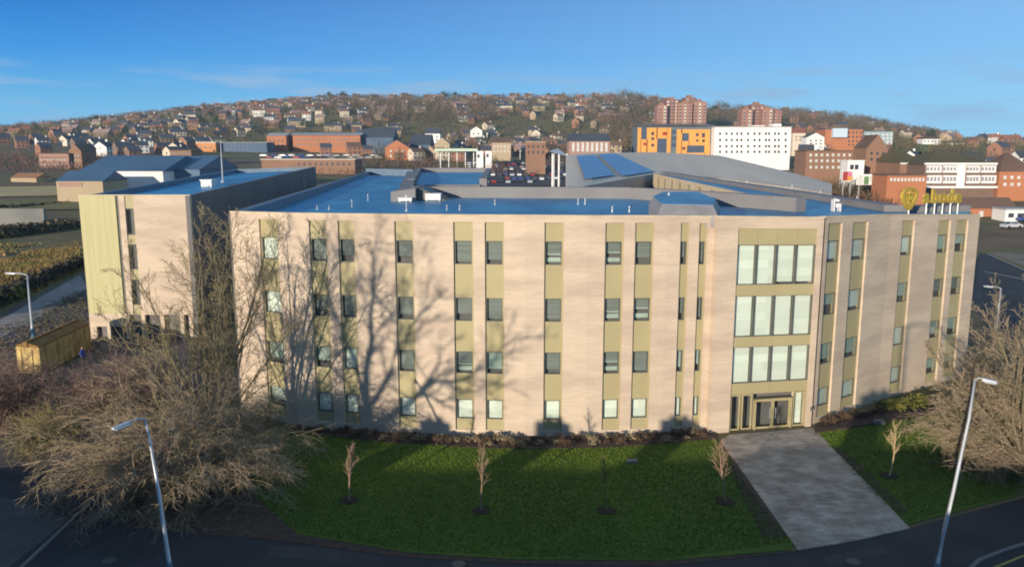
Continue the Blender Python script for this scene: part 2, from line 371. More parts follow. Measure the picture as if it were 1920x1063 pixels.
def make_window(fc, t0, t1, z0, z1, style, inset=.16):
    fr = MB(); w = .05
    fc.box(fr, t0, t0+w, z0, z1, -inset-.08, -inset+.03); fc.box(fr, t1-w, t1, z0, z1, -inset-.08, -inset+.03)
    fc.box(fr, t0+w, t1-w, z0, z0+w, -inset-.08, -inset+.03); fc.box(fr, t0+w, t1-w, z1-w, z1, -inset-.08, -inset+.03)
    o = fr.build('window', FRAME, office)
    g = MB(); fc.box(g, t0+w, t1-w, z0+w, z1-w, -inset-.05, -inset-.04); g.build('pane', GLASS, o)
    r = MB(); fc.box(r, t0+.01, t1-.01, z0+.01, z1-.01, -inset-.5, -inset-.45)
    r.build('interior', DARKI, o)
    h = z1-z0
    if style == 'P':
        k = MB(); fc.box(k, t0+w, t1-w, z0+w, z1-w, -inset-.16, -inset-.14); k.build('blind', BLIND, o)
    elif style == 'M':
        k = MB(); fc.box(k, t0+w, t1-w, z0+h*random.choice([.2, .3, .45]), z1-w, -inset-.16, -inset-.14); k.build('blind', MATS['mid_blind'], o)
    elif style == 'L':
        k = MB(); fc.box(k, t0+w+(t1-t0)*.2, t1-w, z0+h*.15, z1-w, -inset-.16, -inset-.14); k.build('blind', BLIND, o)
    elif style == 'B':
        k = MB(); a = random.uniform(.35, .6)
        fc.box(k, t0+w, t1-w, z0+h*a, z0+h*(a+.06), -inset-.16, -inset-.14); fc.box(k, t0+w, t1-w, z0+h*.12, z0+h*.3, -inset-.19, -inset-.17); k.build('blind', MATS['mid_blind'], o)
        s = MB(); fc.box(s, t0+w, t1-w, z0+h*(a+.07), z1-w, -inset-.16, -inset-.14); s.build('blind', SLAT, o)
    else:
        k = MB(); fc.box(k, t0+w, t1-w, z0+h*random.choice([.1, .2, .3]), z1-w, -inset-.16, -inset-.14); k.build('blind', SLAT, o)
mat('mid_blind', (.5, .58, .52), .8, (.36, .44, .4), 1.0)
def facade(fc, strips, ta=0.0, tb=None):
    tb = fc.len if tb is None else tb
    st = MB(); prev = ta
    for s in strips:
        t0, t1 = fc.t(s[0]), fc.t(s[1])
        fc.box(st, prev, t0, 0, 13.25, -.45, 0)
        pn = MB(); zz = 0.35
        fc.box(st, t0, t1, 0, .35, -.45, -.02)
        m = .06
        for (z0, z1), sty in sorted(zip(ROWS, s[2]), key=lambda q: q[0][0]):
            fc.box(pn, t0+.002, t1-.002, zz, z0, -.4, -.13)
            fc.box(pn, t0+.002, t0+m, z0, z1, -.4, -.13); fc.box(pn, t1-m-.04, t1-.002, z0, z1, -.4, -.13)
            make_window(fc, t0+m, t1-m-.04, z0, z1, sty)
            zz = z1
        fc.box(pn, t0+.002, t1-.002, zz, 13.25, -.4, -.13)
        pn.build('panel', OLIVE, office)
        prev = t1
    fc.box(st, prev, tb, 0, 13.25, -.45, 0)
    fc.box(st, ta, tb, 13.25, 13.62, -.45, 0)
    st.build('wall', STONE, office)
    c = MB(); fc.box(c, ta-.02, tb+.02, 13.62, 13.7, -.5, .04); c.build('coping', COPING, office)
fcs = [Facet(a, b) for a, b in zip(CN, CN[1:])]
facade(fcs[0], [(487, 521, 'PPMM')])
facade(fcs[1], [(580, 613, 'DDMP'), (634, 665, 'DDPP')])
facade(fcs[2], [(740, 775, 'DDDP')])
facade(fcs[3], [(850, 887, 'DDBP'), (909, 945, 'DDMP')])
facade(fcs[4], [(1021, 1057, 'BDDP')])
facade(fcs[5], [(1135, 1170, 'BBBP'), (1191, 1226, 'DBDP')])
facade(fcs[6], [(1276, 1292, 'DDMP'), (1311, 1326, 'DDMP')])
fr_ = [Facet(RT[0], RT[1]), Facet(RT[1], RT[2])]
facade(fr_[0], [(1552, 1578, 'LMMP'), (1598, 1626, 'LLMP')])
facade(fr_[1], [(1690, 1713, 'LMPP'), (1758, 1780, 'MDMM'), (1791, 1813, 'MDMM')])
# entrance bay
fe = Facet(EN[0], EN[1])
st = MB(); t0, t1 = fe.t(1384), fe.t(1533)
fe.box(st, 0, t0, 0, 13.25, -1.6, 0); fe.box(st, t1, fe.len, 0, 13.25, -1.6, 0)
fe.box(st, 0, fe.len, 13.25, 13.62, -1.6, 0); fe.box(st, t0, t1, 12.95, 13.25, -1.6, 0)
st.build('wall', STONE, office)
c = MB(); fe.box(c, -.03, fe.len+.03, 13.62, 13.7, -.5, .04); c.build('coping', COPING, office)
bands = [(11.95, 12.95), (8.75, 9.45), (5.5, 6.15), (2.42, 3.15)]
for z0, z1 in bands:
    q = MB(); k = 4 if z0 > 11 else 2
    for i in range(k):
        a = t0+(t1-t0)*i/k; e = t0+(t1-t0)*(i+1)/k
        fe.box(q, a+.008, e-.008, z0, z1, -.3, -.1)
    q.build('panel', OLIVE, office)
for z0, z1 in [(9.45, 11.95), (6.15, 8.75), (3.15, 5.5)]:
    for i in range(4):
        a = t0+(t1-t0)*(i/4)+.02; e = t0+(t1-t0)*((i+1)/4)-.01
        w = MB(); th = .035
        fe.box(w, a, a+th, z0, z1, -.3, -.12); fe.box(w, e-th, e, z0, z1, -.3, -.12); fe.box(w, a+th, e-th, z0, z0+th, -.3, -.12); fe.box(w, a+th, e-th, z1-th, z1, -.3, -.12)
        o = w.build('window', FRAME, office)
        g = MB(); fe.box(g, a+th, e-th, z0+th, z1-th, -.24, -.23); g.build('pane', GLASS, o)
        k = MB(); fe.box(k, a+th, e-th-.02, z0+th+(.1 if (i > 1 and z0 > 9) else 0), z1-th, -.34, -.32); k.build('blind', BLIND, o)
        k = MB(); fe.box(k, a, e, z0, z1, -.8, -.75); k.build('interior', DARKI, o)
# doors at the foot of the bay
q = MB(); fe.box(q, t0, t1, .01, 2.42, -2.4, -2.3); q.build('lobby_wall', DARKI, office)
du = [1384, 1407, 1411, 1431, 1436, 1468, 1473, 1505, 1512, 1533]
def dbox(u): return t0+(t1-t0)*(u-1384)/(1533-1384)
for (a, e, nm) in [(1387, 1405, 'window'), (1409, 1428, 'window'), (1508, 1531, 'window')]:
    w = MB(); a, e = dbox(a), dbox(e); th = .06
    fe.box(w, a, a+th, .05, 2.38, -.3, -.15); fe.box(w, e-th, e, .05, 2.38, -.3, -.15); fe.box(w, a+th, e-th, .05, .13, -.3, -.15); fe.box(w, a+th, e-th, 2.3, 2.38, -.3, -.15)
    o = w.build('window', FRAMEL, office)
    g = MB(); fe.box(g, a+th, e-th, .13, 2.3, -.25, -.24); g.build('pane', GLASS, o)
k = MB(); fe.box(k, dbox(1510), dbox(1529), .15, 2.3, -.5, -.47); k.build('curtain', BLIND, o)
w = MB(); a, e = dbox(1434), dbox(1502)
fe.box(w, a-.07, a, .02, 2.05, -.3, 0); fe.box(w, e, e+.07, .02, 2.05, -.3, 0); fe.box(w, a-.07, e+.07, 1.96, 2.05, -.3, .01)
w.build('door_surround', FRAMEL, office)
m_ = (a+e)/2
for k_, (a1, e1) in enumerate([(a+.02, m_-.02), (m_+.02, e-.02)]):
    w = MB(); th = .07
    fe.box(w, a1, a1+th, .05, 1.95, -.2, -.12); fe.box(w, e1-th, e1, .05, 1.95, -.2, -.12); fe.box(w, a1+th, e1-th, .05, .17, -.2, -.12); fe.box(w, a1+th, e1-th, 1.85, 1.95, -.2, -.12)
    o = w.build('door', FRAMEL, office)
    g = MB(); fe.box(g, a1+th, e1-th, .17, 1.85, -.17, -.16); g.build('pane', GLASS, o)
    hx = e1-.2 if k_ == 0 else a1+.15
    g = MB(); fe.box(g, hx, hx+.04, .7, 1.4, -.1, -.06); g.build('handle', METAL, o)
q = MB()
for i in range(5): fe.box(q, dbox(1440)+i*.2, dbox(1440)+i*.2+.15, 1.2, 1.35, -1.2, -1.15)
q.build('reception_lamp_panel', WHITE, office)
q = MB(); fe.box(q, t1+.25, t1+.4, 1.1, 1.35, 0, .08); q.build('entry_intercom', FRAME, office)

# body, roofs, parapets
def ring(mb, pts, zlo, zhi, w, mi=0, closed=False):
    m = len(pts); rng = range(m if closed else m-1)
    for i in rng:
        p, q = Vector(pts[i]), Vector(pts[(i+1) % m]); p.z = q.z = 0
        d = (q-p).normalized(); nn = Vector((-d.y, d.x, 0))*w
        zl = lambda P: zlo; 
        mb.hexa([(p.x, p.y, zlo), (q.x, q.y, zlo), (q.x+nn.x, q.y+nn.y, zlo), (p.x+nn.x, p.y+nn.y, zlo)],
                [(p.x, p.y, zhi), (q.x, q.y, zhi), (q.x+nn.x, q.y+nn.y, zhi), (p.x+nn.x, p.y+nn.y, zhi)], mi)
ZR = 13.05
front = [p+f.n*-.44 for p, f in zip([c[0] for c in CN[:-1]], fcs)]+[CN[-1][0]+Vector((.0, .5, 0)), EN[1][0]+Vector((-.3, .8, 0)), RT[0][0]+fr_[0].n*-.44, RT[1][0]+fr_[0].n*-.44, RT[2][0]+fr_[1].n*-.44+Vector((-.4, 0, 0))]
LB0 = at_z(690, 322, 13.7)                      # back of the left arm
RB0 = at_z(1240, 321, 13.5); RB1 = at_z(1692, 386, 13.5)
BI = [at_z(775, 350, 14.1), at_z(1190, 352, 14.1), at_z(1352, 361, 14.1), at_z(1512, 371, 14.1)]
LI = at_z(735, 352, 13.4); LI2 = at_z(778, 327, 13.4)
RI0 = at_z(1512, 371, 14.1); RI1 = at_z(1228, 325, 13.6)
for p in BI+[LB0, RB0, RB1, LI, LI2, RI0, RI1]: p.z = 0
outline = [p for p in front]+[RB1, RB0, RI1, RI0, BI[2], BI[1], BI[0], LI2, LB0]
bd = MB(); bd.prism(outline, .0, ZR-.2, 0)
bd.build('core', GREYW, office)
rf = MB(); cx = Vector((0, 70, 0))
rf.prism(outline, ZR-.2, ZR); rf.build('roof', BLUER, office)
# left flank wall and its parapet, with shade painted in as dark blue
pr = MB()
ring(pr, [LB0, CN[0][0]+Vector((.2, .6, 0))], ZR, 13.75, .5)
ring(pr, [LI2, LB0], ZR, 14.3, .6)
pr.build('parapet', mat('shaded_blue_parapet', (.13, .19, .26), .6), office)
lw = MB()
a, e = CN[0][0], LB0
d = (e-a).normalized(); nn = Vector((-d.y, d.x, 0))*.12
lw.hexa([a, e, e+nn, a+nn], [x+Vector((0, 0, 13.7)) for x in (a, e, e+nn, a+nn)])
lw.build('side_wall', GREYW, office)
pr = MB()
ring(pr, BI, ZR, 14.15, -1.1); ring(pr, [BI[0], LI2], ZR, 13.9, 1.5)
pr.build('parapet', GREYR, office)
pr = MB(); ring(pr, [RB0, RB1, Vector((RT[2][0].x-1.0, RT[2][0].y+1.6, 0))], ZR, 13.55, -1.4)
pr.build('parapet', GREYR, office)
# inner wall of the right arm: cream stone with olive strips
wf = Facet((RI0+Vector((0, 2, 0)), 13.6), (RI1, 13.6)) 
wf.n = -wf.n if wf.n.x > 0 else wf.n
st = MB(); wf.box(st, 0, wf.len, 0, 13.5, 0, .3, rel=False); st.build('wall', mat('cream_render', (.62, .5, .33), .8, (.55, .44, .29), .5), office)
for k in range(7):
    t = wf.len*(.35+.09*k); st = MB(); wf.box(st, t, t+2.2, 9, 13.1, .3, .36, rel=False); st.build('panel', OLIVE, office)
# roof lantern block, rear link block
LP = [at_z(1236, 384, 14.35), at_z(1344, 386, 14.35), at_z(1349, 374, 14.35), at_z(1312, 359, 14.35), at_z(1240, 359, 14.35), at_z(1219, 368, 14.35)]
c0 = sum(LP, Vector())/6
b = MB()
nb = 6
low = [c0+(p-c0)*1.03 for p in LP]; inn = [c0+(p-c0)*.9 for p in LP]
for i in range(nb):
    j = (i+1) % nb
    for A, za, B, zb in ((low, ZR, low, 13.75), (low, 13.75, inn, 14.35)):
        b.add([(A[i].x, A[i].y, za), (A[j].x, A[j].y, za), (B[j].x, B[j].y, zb), (B[i].x, B[i].y, zb)], [(0, 1, 2, 3)])
b.build('roof_lantern', mat('lantern_grey', (.3, .28, .28), .7), office)
b = MB(); b.prism([c0+(p-c0)*.905 for p in LP], 14.2, 14.354); b.build('lantern_roof', BLUER, office)
rl = [at_z(778, 347, 13.2), at_z(899, 346, 13.2), at_z(913, 322, 13.2), at_z(790, 322, 13.2)]
b = MB(); b.prism(rl, 0, 13.0); b.build('rear_block', COPING, office)
b = MB(); b.prism([p+Vector((0, .4, 0)) for p in rl[:2]]+rl[2:], 13.0, 13.05); b.build('roof', BLUER, office)
b = MB(); ring(b, rl[1:]+rl[:1], 13.0, 14.0, -1.0); ring(b, [rl[0]+Vector((-.6,0,0)), rl[1]], 12.6, 13.2, -.5); b.build('parapet', GREYR, office)
# plant housing and rooftop units
def pbox(name, label, cat, u0, u1, vb, vt, m, dep, z=ZR, group=None):
    p, q = at_z(u0, vb, z), at_z(u1, vb, z); zt = at_y((u0+u1)/2, vt, p.y).z
    b = MB(); b.box(p.x, q.x, p.y, p.y+dep, z+.08, zt)
    b.box(p.x+.06, p.x+.18, p.y+.1, p.y+.3, z, z+.08); b.box(q.x-.18, q.x-.06, p.y+.1, p.y+.3, z, z+.08)
    b.box(p.x-.05, q.x+.05, p.y-.05, p.y+dep+.05, zt, zt+.05)
    return tag(b.build(name, m, None, (p.x, p.y, z)), label, cat, group)
t_ = thing('plant_housing', 'grey rooftop plant housing with a dark louvred opening', 'plant housing', tuple(at_z(758, 378, ZR)))
p, q = at_z(733, 378, ZR), at_z(779, 378, ZR)
b = MB(); b.prism([p, q, q+Vector((0, 8, 0)), p+Vector((0, 8, 0))], ZR, [13.95, 14.25, 14.25, 13.95]); b.build('casing', GREYR, t_)
b = MB()
for i in range(6): b.box(q.x+.01, q.x+.12, p.y+.6+i*1.1, p.y+1.5+i*1.1, ZR+.15, 14.0)
b.build('louvre', FRAME, t_)
b = MB(); b.hexa([(q.x+.12, p.y+1, ZR), (q.x+2.8, p.y+1, ZR), (q.x+2.8, p.y+6, ZR), (q.x+.12, p.y+6, ZR)], [(q.x+.12, p.y+1, 14.2), (q.x+.5, p.y+1, 14.2), (q.x+.5, p.y+6, 14.2), (q.x+.12, p.y+6, 14.2)])
b.build('duct', FRAME, t_)
ACM = mat('unit_white', (.7, .7, .7), .5)
pbox('air_handling_unit', 'long white air handling unit right of the plant housing', 'rooftop unit', 797, 826, 377, 364, ACM, 1.2, group='rooftop units')
pbox('air_handling_unit', 'low white unit directly in front of the plant housing', 'rooftop unit', 747, 772, 379, 372, ACM, .9, group='rooftop units')
pbox('air_handling_unit', 'pale grey unit against the rear parapet right of the plant housing', 'rooftop unit', 862, 890, 371, 361, mat('unit_grey', (.5, .5, .52), .6), 1.2, group='rooftop units')
vent = None
VENTS = [(595, 393, 8), (617, 393, 7), (660, 388, 14), (690, 376, 12), (838, 394, 10), (862, 394, 10), (928, 384, 10), (1084, 383, 11), (1097, 383, 11), (1148, 397, 11), (1180, 397, 11), (1443, 391, 14), (1627, 387, 11), (1606, 376, 9), (1538, 364, 7), (1485, 352, 6), (1400, 343, 6), (762, 396, 30), (800, 333, 7), (1254, 366, 5)]
for i, (u, v, h) in enumerate(VENTS):
    z = 14.36 if u == 1254 else ZR
    p = at_z(u, v, z); hh = h/F*p.y
    b = MB(); r = .03 if h < 20 else .022
    b.tube([p, p+Vector((0, 0, hh*.8))], r, 8); b.tube([p, p+Vector((0, 0, .06))], .09, 8)
    b.tube([p+Vector((0, 0, hh*.75)), p+Vector((0, 0, hh*.85)), p+Vector((0, 0, hh))], [r*2.2, r*2.4, r*1.2], 8)
    where = 'left part of the blue roof' if u < 780 else 'middle of the blue roof' if u < 1200 else 'right part of the blue roof'
    if u == 762: tag(b.build('roof_mast', WHITE, None, p), 'tall thin white mast in front of the plant housing', 'mast')
    elif u == 1254: tag(b.build('roof_vent', WHITE, None, p), 'tiny vent on top of the raised roof lantern', 'vent', 'vents on the office roof')
    else:
        near = {595: 'leftmost vent stub by the front parapet', 617: 'second vent stub from the left by the front parapet', 660: 'taller pale vent on the left of the blue roof', 690: 'vent standing left of the plant housing', 838: 'left one of a pair of vents below the pale grey unit', 862: 'right one of a pair of vents below the pale grey unit', 928: 'single vent pipe midway along the blue roof', 1084: 'left one of twin vents in front of the rear parapet', 1097: 'right one of twin vents in front of the rear parapet', 1148: 'vent by the front parapet, two stubs left of the lantern', 1180: 'vent by the front parapet next to the lantern', 1443: 'vent pipe above the entrance bay', 1627: 'vent pipe near the gold sign, standing beside the grey parapet', 1606: 'vent pipe at the foot of the right grey parapet', 1538: 'vent on the right arm roof above the last entrance pane', 1485: 'vent halfway back on the right arm roof', 1400: 'farthest vent on the right arm roof', 800: 'vent on the rear blue roof'}[u]
        tag(b.build('roof_vent', METAL, None, p), near, 'vent', 'vents on the office roof')
p = at_z(1567, 396, ZR)
b = MB(); b.box(p.x-.25, p.x+.25, p.y, p.y+.05, ZR+.3, ZR+.55); b.box(p.x-.28, p.x-.2, p.y-.3, p.y+.3, ZR, ZR+.9); b.box(p.x+.2, p.x+.28, p.y-.3, p.y+.3, ZR, ZR+.6); b.tube([(p.x-.2, p.y, ZR+.9), (p.x+.2, p.y, ZR+.8)], .1, 8)
tag(b.build('satellite_bracket', WHITE, None, p), 'small white bracket with antenna standing on the roof right of the entrance bay', 'bracket')

# big curved grey roof behind, with solar arrays
def rgrid(u, k):
    near = [(1062, 352, 100), (1090, 351, 100), (1228, 326, 160), (1350, 334, 168), (1500, 352, 150), (1560, 362, 140)]
    far = [(1062, 291, 178), (1090, 288, 180), (1228, 285.5, 215), (1350, 292, 222), (1500, 328, 190), (1560, 345, 170)]
    vn = lerp_list([(a, b) for a, b, c in near], u); dn = lerp_list([(a, c) for a, b, c in near], u)
    vf = lerp_list([(a, b) for a, b, c in far], u); df = lerp_list([(a, c) for a, b, c in far], u)
    d = dn+(df-dn)*k; v = vn+(vf-vn)*(1-(1-k)**1.25)
    return at_y(u, v, d)
hall = thing('sports_hall', 'large hall behind the offices under a low curved grey metal roof with solar panels', 'hall', (20, 120, 0))
us = [1062+i*(1560-1062)/40 for i in range(41)]; ks = [i/10 for i in range(11)]
b = MB(); b.v = [tuple(rgrid(u, k)) for k in ks for u in us]
for i in range(10):
    for j in range(40): b.f.append((i*41+j, i*41+j+1, (i+1)*41+j+1, (i+1)*41+j)); b.m.append(0)
n0 = len(b.v); b.v += [(x, y, z-.5) for x, y, z in b.v[:]]
for i in range(10):
    for j in range(40): b.f.append((n0+i*41+j+1, n0+i*41+j, n0+(i+1)*41+j, n0+(i+1)*41+j+1)); b.m.append(0)
b.build('roof', BIGR, hall, smooth=True)
b = MB()
def wallrun(pts):
    for p, q in zip(pts, pts[1:]):
        b.add([(p.x, p.y, 0), (q.x, q.y, 0), (q.x, q.y, q.z-.05), (p.x, p.y, p.z-.05)], [(0, 1, 2, 3)])
wallrun([rgrid(u, 0) for u in us]); wallrun([rgrid(u, 1) for u in reversed(us)]); wallrun([rgrid(1062, k) for k in reversed(ks)]); wallrun([rgrid(1560, k) for k in ks])
b.build('wall', mat('pale_grey_wall', (.36, .34, .33), .8), hall)
# solar arrays follow the roof
def roof_at(u, v):
    lo, hi = 0, 1
    for _ in range(30):
        k = (lo+hi)/2
        if proj(rgrid(u, k))[1] > v: lo = k
        else: hi = k
    return rgrid(u, k)+Vector((0, 0, .25))
SOL = mat('solar_cells', (.03, .09, .2), .25, (.045, .12, .25), .25, spec=.6, brick=(1.6, 2.6, .09, 2.2, True))
for nm, qd in (('left', [(1097, 339), (1152, 331), (1115, 293), (1081, 295)]), ('right', [(1166, 333), (1226, 324), (1154, 290), (1121, 292)])):
    b = MB(); m = 10
    for i in range(m+1):
        for j in range(m+1):
            a, c = i/m, j/m
            u = (1-c)*((1-a)*qd[0][0]+a*qd[1][0])+c*((1-a)*qd[3][0]+a*qd[2][0]); v = (1-c)*((1-a)*qd[0][1]+a*qd[1][1])+c*((1-a)*qd[3][1]+a*qd[2][1])
            b.v.append(tuple(roof_at(u, v)))
    for i in range(m):
        for j in range(m): b.f.append((i*(m+1)+j, (i+1)*(m+1)+j, (i+1)*(m+1)+j+1, i*(m+1)+j+1)); b.m.append(0)
    b.build('solar_array', SOL, hall)

# ---- left wing: separate block
wing = thing('office_annex', 'separate block left of the main offices, olive and pale stone front, dark side wall', 'building', (-36, 73.7, 0))
P0 = at_z(145, 636, 0); P1 = at_y(355, 500, P0.y); P1.z = 0
P0 = at_y(147, 369, P0.y); ztop = P0.z; P0.z = 0
P1 = at_y(355, 365, P0.y); P1.z = 0
wz = at_y(250, 367, P0.y).z
Bk1 = at_y(592, 313, 130); Bk0 = at_y(438, 319, 130)
fw = Facet((P0, wz), (P1, wz))
def fwz(v): return at_y(250, v, P0.y).z
b = MB(); ta, tb_ = fw.t(222), fw.t(228)
fw.box(b, 0, ta, fwz(588), wz, -.4, 0, rel=False); b.build('cladding', OLIVEW, wing)
b = MB(); fw.box(b, ta, tb_, fwz(612), wz, -.4, -.12, rel=False); b.build('rain_gap', FRAME, wing)
b = MB(); t2, t3 = fw.t(239), fw.t(255)
fw.box(b, tb_, t2, fwz(590), wz, -.4, 0, rel=False); fw.box(b, t3, fw.len, fwz(590), wz, -.4, 0, rel=False)
fw.box(b, 0, tb_-.05, fwz(612), fwz(588)-.004, -.4, .02, rel=False)
fw.box(b, 0, .6, 0, fwz(612), -.4, 0, rel=False)
for u in (196, 232, 262, 298, 335, 352): t = fw.t(u, 560); fw.box(b, t, t+.35, 0, fwz(590)-.002, -.4, -.01, rel=False)
b.build('wall', STONE, wing)
b = MB(); fw.box(b, t2, t3, fwz(391), wz, -.4, -.08, rel=False); fw.box(b, t2, t3, fwz(458), fwz(441), -.4, -.08, rel=False); fw.box(b, t2, t3, fwz(524), fwz(506), -.4, -.08, rel=False); fw.box(b, t2, t3, fwz(590), fwz(572), -.4, -.08, rel=False)
b.build('panel', OLIVE, wing)
for va, vb in ((441, 391), (506, 458), (572, 524)):
    b = MB(); z0, z1 = fwz(va), fwz(vb); th = .08
    fw.box(b, t2, t2+th, z0, z1, -.3, -.12, rel=False); fw.box(b, t3-th, t3, z0, z1, -.3, -.12, rel=False); fw.box(b, t2+th, t3-th, z0, z0+th, -.3, -.12, rel=False); fw.box(b, t2+th, t3-th, z1-th, z1, -.3, -.12, rel=False)
    o = b.build('window', FRAME, wing)
    b = MB(); fw.box(b, t2+th, t3-th, z0+th, z1-th, -.22, -.21, rel=False); b.build('pane', GLASS, o)
    b = MB(); fw.box(b, t2+th, t3-th, z0+th, z1-th, -.5, -.48, rel=False); b.build('blind', SLAT, o)
b = MB()
b.prism([P0+Vector((.1, .45, 0)), P1+Vector((-.1, .45, 0)), Vector((Bk1.x-.3, Bk1.y, 0)), Vector((Bk0.x, Bk0.y, 0))], 0, [wz-.6, wz-.6, Bk1.z-.5, Bk0.z-.5], 0, 1)
b.build('body', [GREYW, BLUER], wing)
b = MB()
def slope_wall(p, zp, q, zq, w, zb=0):
    d = Vector((q.x-p.x, q.y-p.y, 0)).normalized(); nn = Vector((-d.y, d.x, 0))*w
    b.hexa([(p.x, p.y, zb), (q.x, q.y, zb), (q.x+nn.x, q.y+nn.y, zb), (p.x+nn.x, p.y+nn.y, zb)], [(p.x, p.y, zp), (q.x, q.y, zq), (q.x+nn.x, q.y+nn.y, zq), (p.x+nn.x, p.y+nn.y, zp)])
slope_wall(P1, wz, Bk1, Bk1.z, .4); b.build('side_wall', GREYW, wing)
b = MB(); slope_wall(P0, wz-.1, Bk0, Bk0.z+.1, -.5); slope_wall(Bk0, Bk0.z+.1, Bk1, Bk1.z+.02, -.4); b.build('parapet', MATS['shaded_blue_parapet'], wing)
b = MB(); fw.box(b, -.02, fw.len+.02, wz, wz+.08, -.45, .03, rel=False); b.build('coping', COPING, wing)
fs = Facet((P1, wz), (Vector((Bk1.x, Bk1.y, 0)), wz))
for (t, z) in [(5, 9.6), (13, 9.8), (20, 10.6), (28, 11), (38, 11.4), (5, 6), (13, 6), (20, 6.6), (47, 12)]:
    b = MB(); fs.box(b, t, t+1.5, z, z+1.5, 0.0, .05, rel=False); o = b.build('window', mat('dusky_window', (.2, .22, .25), .25, spec=.6), wing)
for (u, v, h, l, c) in [(392, 350, 11, 'white box-shaped unit on the annex roof', 'w')]:
    p = at_z(u-15, v, 13.6); q = at_z(u+22, v-2, 13.6)
    b = MB(); b.box(p.x, q.x, p.y, p.y+2.0, 13.2, at_y(u, v-h, p.y).z); b.box(p.x-.1, q.x+.1, p.y-.1, p.y+2.1, at_y(u, v-h, p.y).z, at_y(u, v-h, p.y).z+.12)
    b.box(p.x+.3, q.x-.3, p.y-.12, p.y-.02, 13.6, 13.8)
    tag(b.build('rooftop_unit', ACM, None, p), l, 'rooftop unit')
p = at_z(418, 342, 13.8); b = MB(); b.tube([p, p+Vector((0, 0, 5.2))], [.1, .05], 8); b.tube([p, p+Vector((0, 0, .15))], .3, 8)
tag(b.build('roof_mast', METAL, None, p), 'tall thin grey mast on the annex roof', 'mast')

# ---- gold sign on the parapet
SG = fr_[1]
sz = 13.7/13.7*SG.top(2)
sg = thing('roof_sign', 'gold pin emblem and lettering on thin stilts above the right end of the parapet', 'sign', tuple(SG.p0+SG.d*2+Vector((0, 0, sz))))
def at_fac(u, v, off):
    d = ray(u, v); nv = SG.n; k = ((SG.p0+nv*off).dot(nv))/(d.x*nv.x+d.y*nv.y); q = d*k
    return Vector((q.x, q.y, CZ+q.z))
off = -.35
for u, v0, v1 in [(1703, 403, 386), (1735.5, 403, 380), (1751, 403, 380), (1766, 403, 380), (1780.5, 403, 380), (1794.5, 403, 380)]:
    p, q = at_fac(u, v0, off), at_fac(u, v1, off)
    b = MB(); b.tube([p, Vector((p.x, p.y, q.z))], .055, 6); b.build('stilt', METAL, sg)
ex = SG.d; nrm = SG.n
c = at_fac(1705.5, 367, off); rr = 14.5/F*c.y*1.35
b = MB()
def ringshape(mb, outer, inner, y0, y1):
    m = len(outer)
    def Q(a, y): q = c+ex*a[0]+nrm*y; return (q.x, q.y, q.z+a[1])
    n0 = len(mb.v)
    for y in (y0, y1):
        mb.v += [Q(a, y) for a in outer]; mb.v += [Q(a, y) for a in inner]
    for i in range(m):
        j = (i+1) % m
        mb.f += [(n0+2*m+i, n0+2*m+j, n0+3*m+j, n0+3*m+i), (n0+i, n0+m+i, n0+m+j, n0+j), (n0+i, n0+j, n0+2*m+j, n0+2*m+i), (n0+m+i, n0+3*m+i, n0+3*m+j, n0+m+j)]
    mb.m += [0]*(4*m)
hpx = 16.5/F*c.y
out = []; inn = []
for i in range(40):
    w = 2*math.pi*i/40; x, z = math.sin(w), math.cos(w)
    k = 1.0
    zz = z if z > -.3 else -.3+(z+.3)*2.0
    xx = x if z > -.3 else x*(1-((-.3-z)/.7)*.35)
    out.append((xx*hpx*1.55, zz*hpx*.95)); inn.append((xx*hpx*1.1, zz*hpx*.66))
ringshape(b, out, inn, -.1, .1)
def bar(x0, z0, x1, z1, w):
    a = Vector((x0, z0)); e = Vector((x1, z1)); d = (e-a).normalized(); pp = Vector((-d.y, d.x))*w
    pts = [a-pp, e-pp, e+pp, a+pp]
    Q = lambda s, y: tuple(c+ex*s.x+nrm*y+Vector((0, 0, s.y)))
    b.hexa([Q(s, -.08) for s in pts], [Q(s, .08) for s in pts])
h = hpx
bar(0, .8*h, 0, -.9*h, .13*h); bar(0, -.75*h, .75*h, .15*h, .1*h); bar(0, -.75*h, -.75*h, .15*h, .1*h); bar(-.8*h, .1*h, .8*h, .1*h, .1*h)
b.build('emblem', GOLD, sg)
for ch, u in zip('abode', (1736, 1751.5, 1766.5, 1781, 1795.5)):
    cu = bpy.data.curves.new('letter', 'FONT'); cu.body = ch; cu.size = 1; cu.extrude = .045; cu.offset = .04; cu.align_x = 'CENTER'; cu.resolution_u = 4
    to = bpy.data.objects.new('letter', cu); COL.objects.link(to)
    me = bpy.data.meshes.new_from_object(to.evaluated_get(bpy.context.evaluated_depsgraph_get()))
    COL.objects.unlink(to); bpy.data.objects.remove(to)
    me.name = 'letter'; me.materials.clear(); me.materials.append(GOLD)
    base = at_fac(u, 380, off); sc = 19/F*base.y/.54
    m = Matrix((( ex.x*sc*1.25, 0, nrm.x*sc, base.x), (ex.y*sc*1.25, 0, nrm.y*sc, base.y), (0, sc, 0, base.z), (0, 0, 0, 1)))
    me.transform(Matrix.Translation(-Vector(sg['_o'])) @ m)
    lo = bpy.data.objects.new('letter', me); COL.objects.link(lo); lo.parent = sg

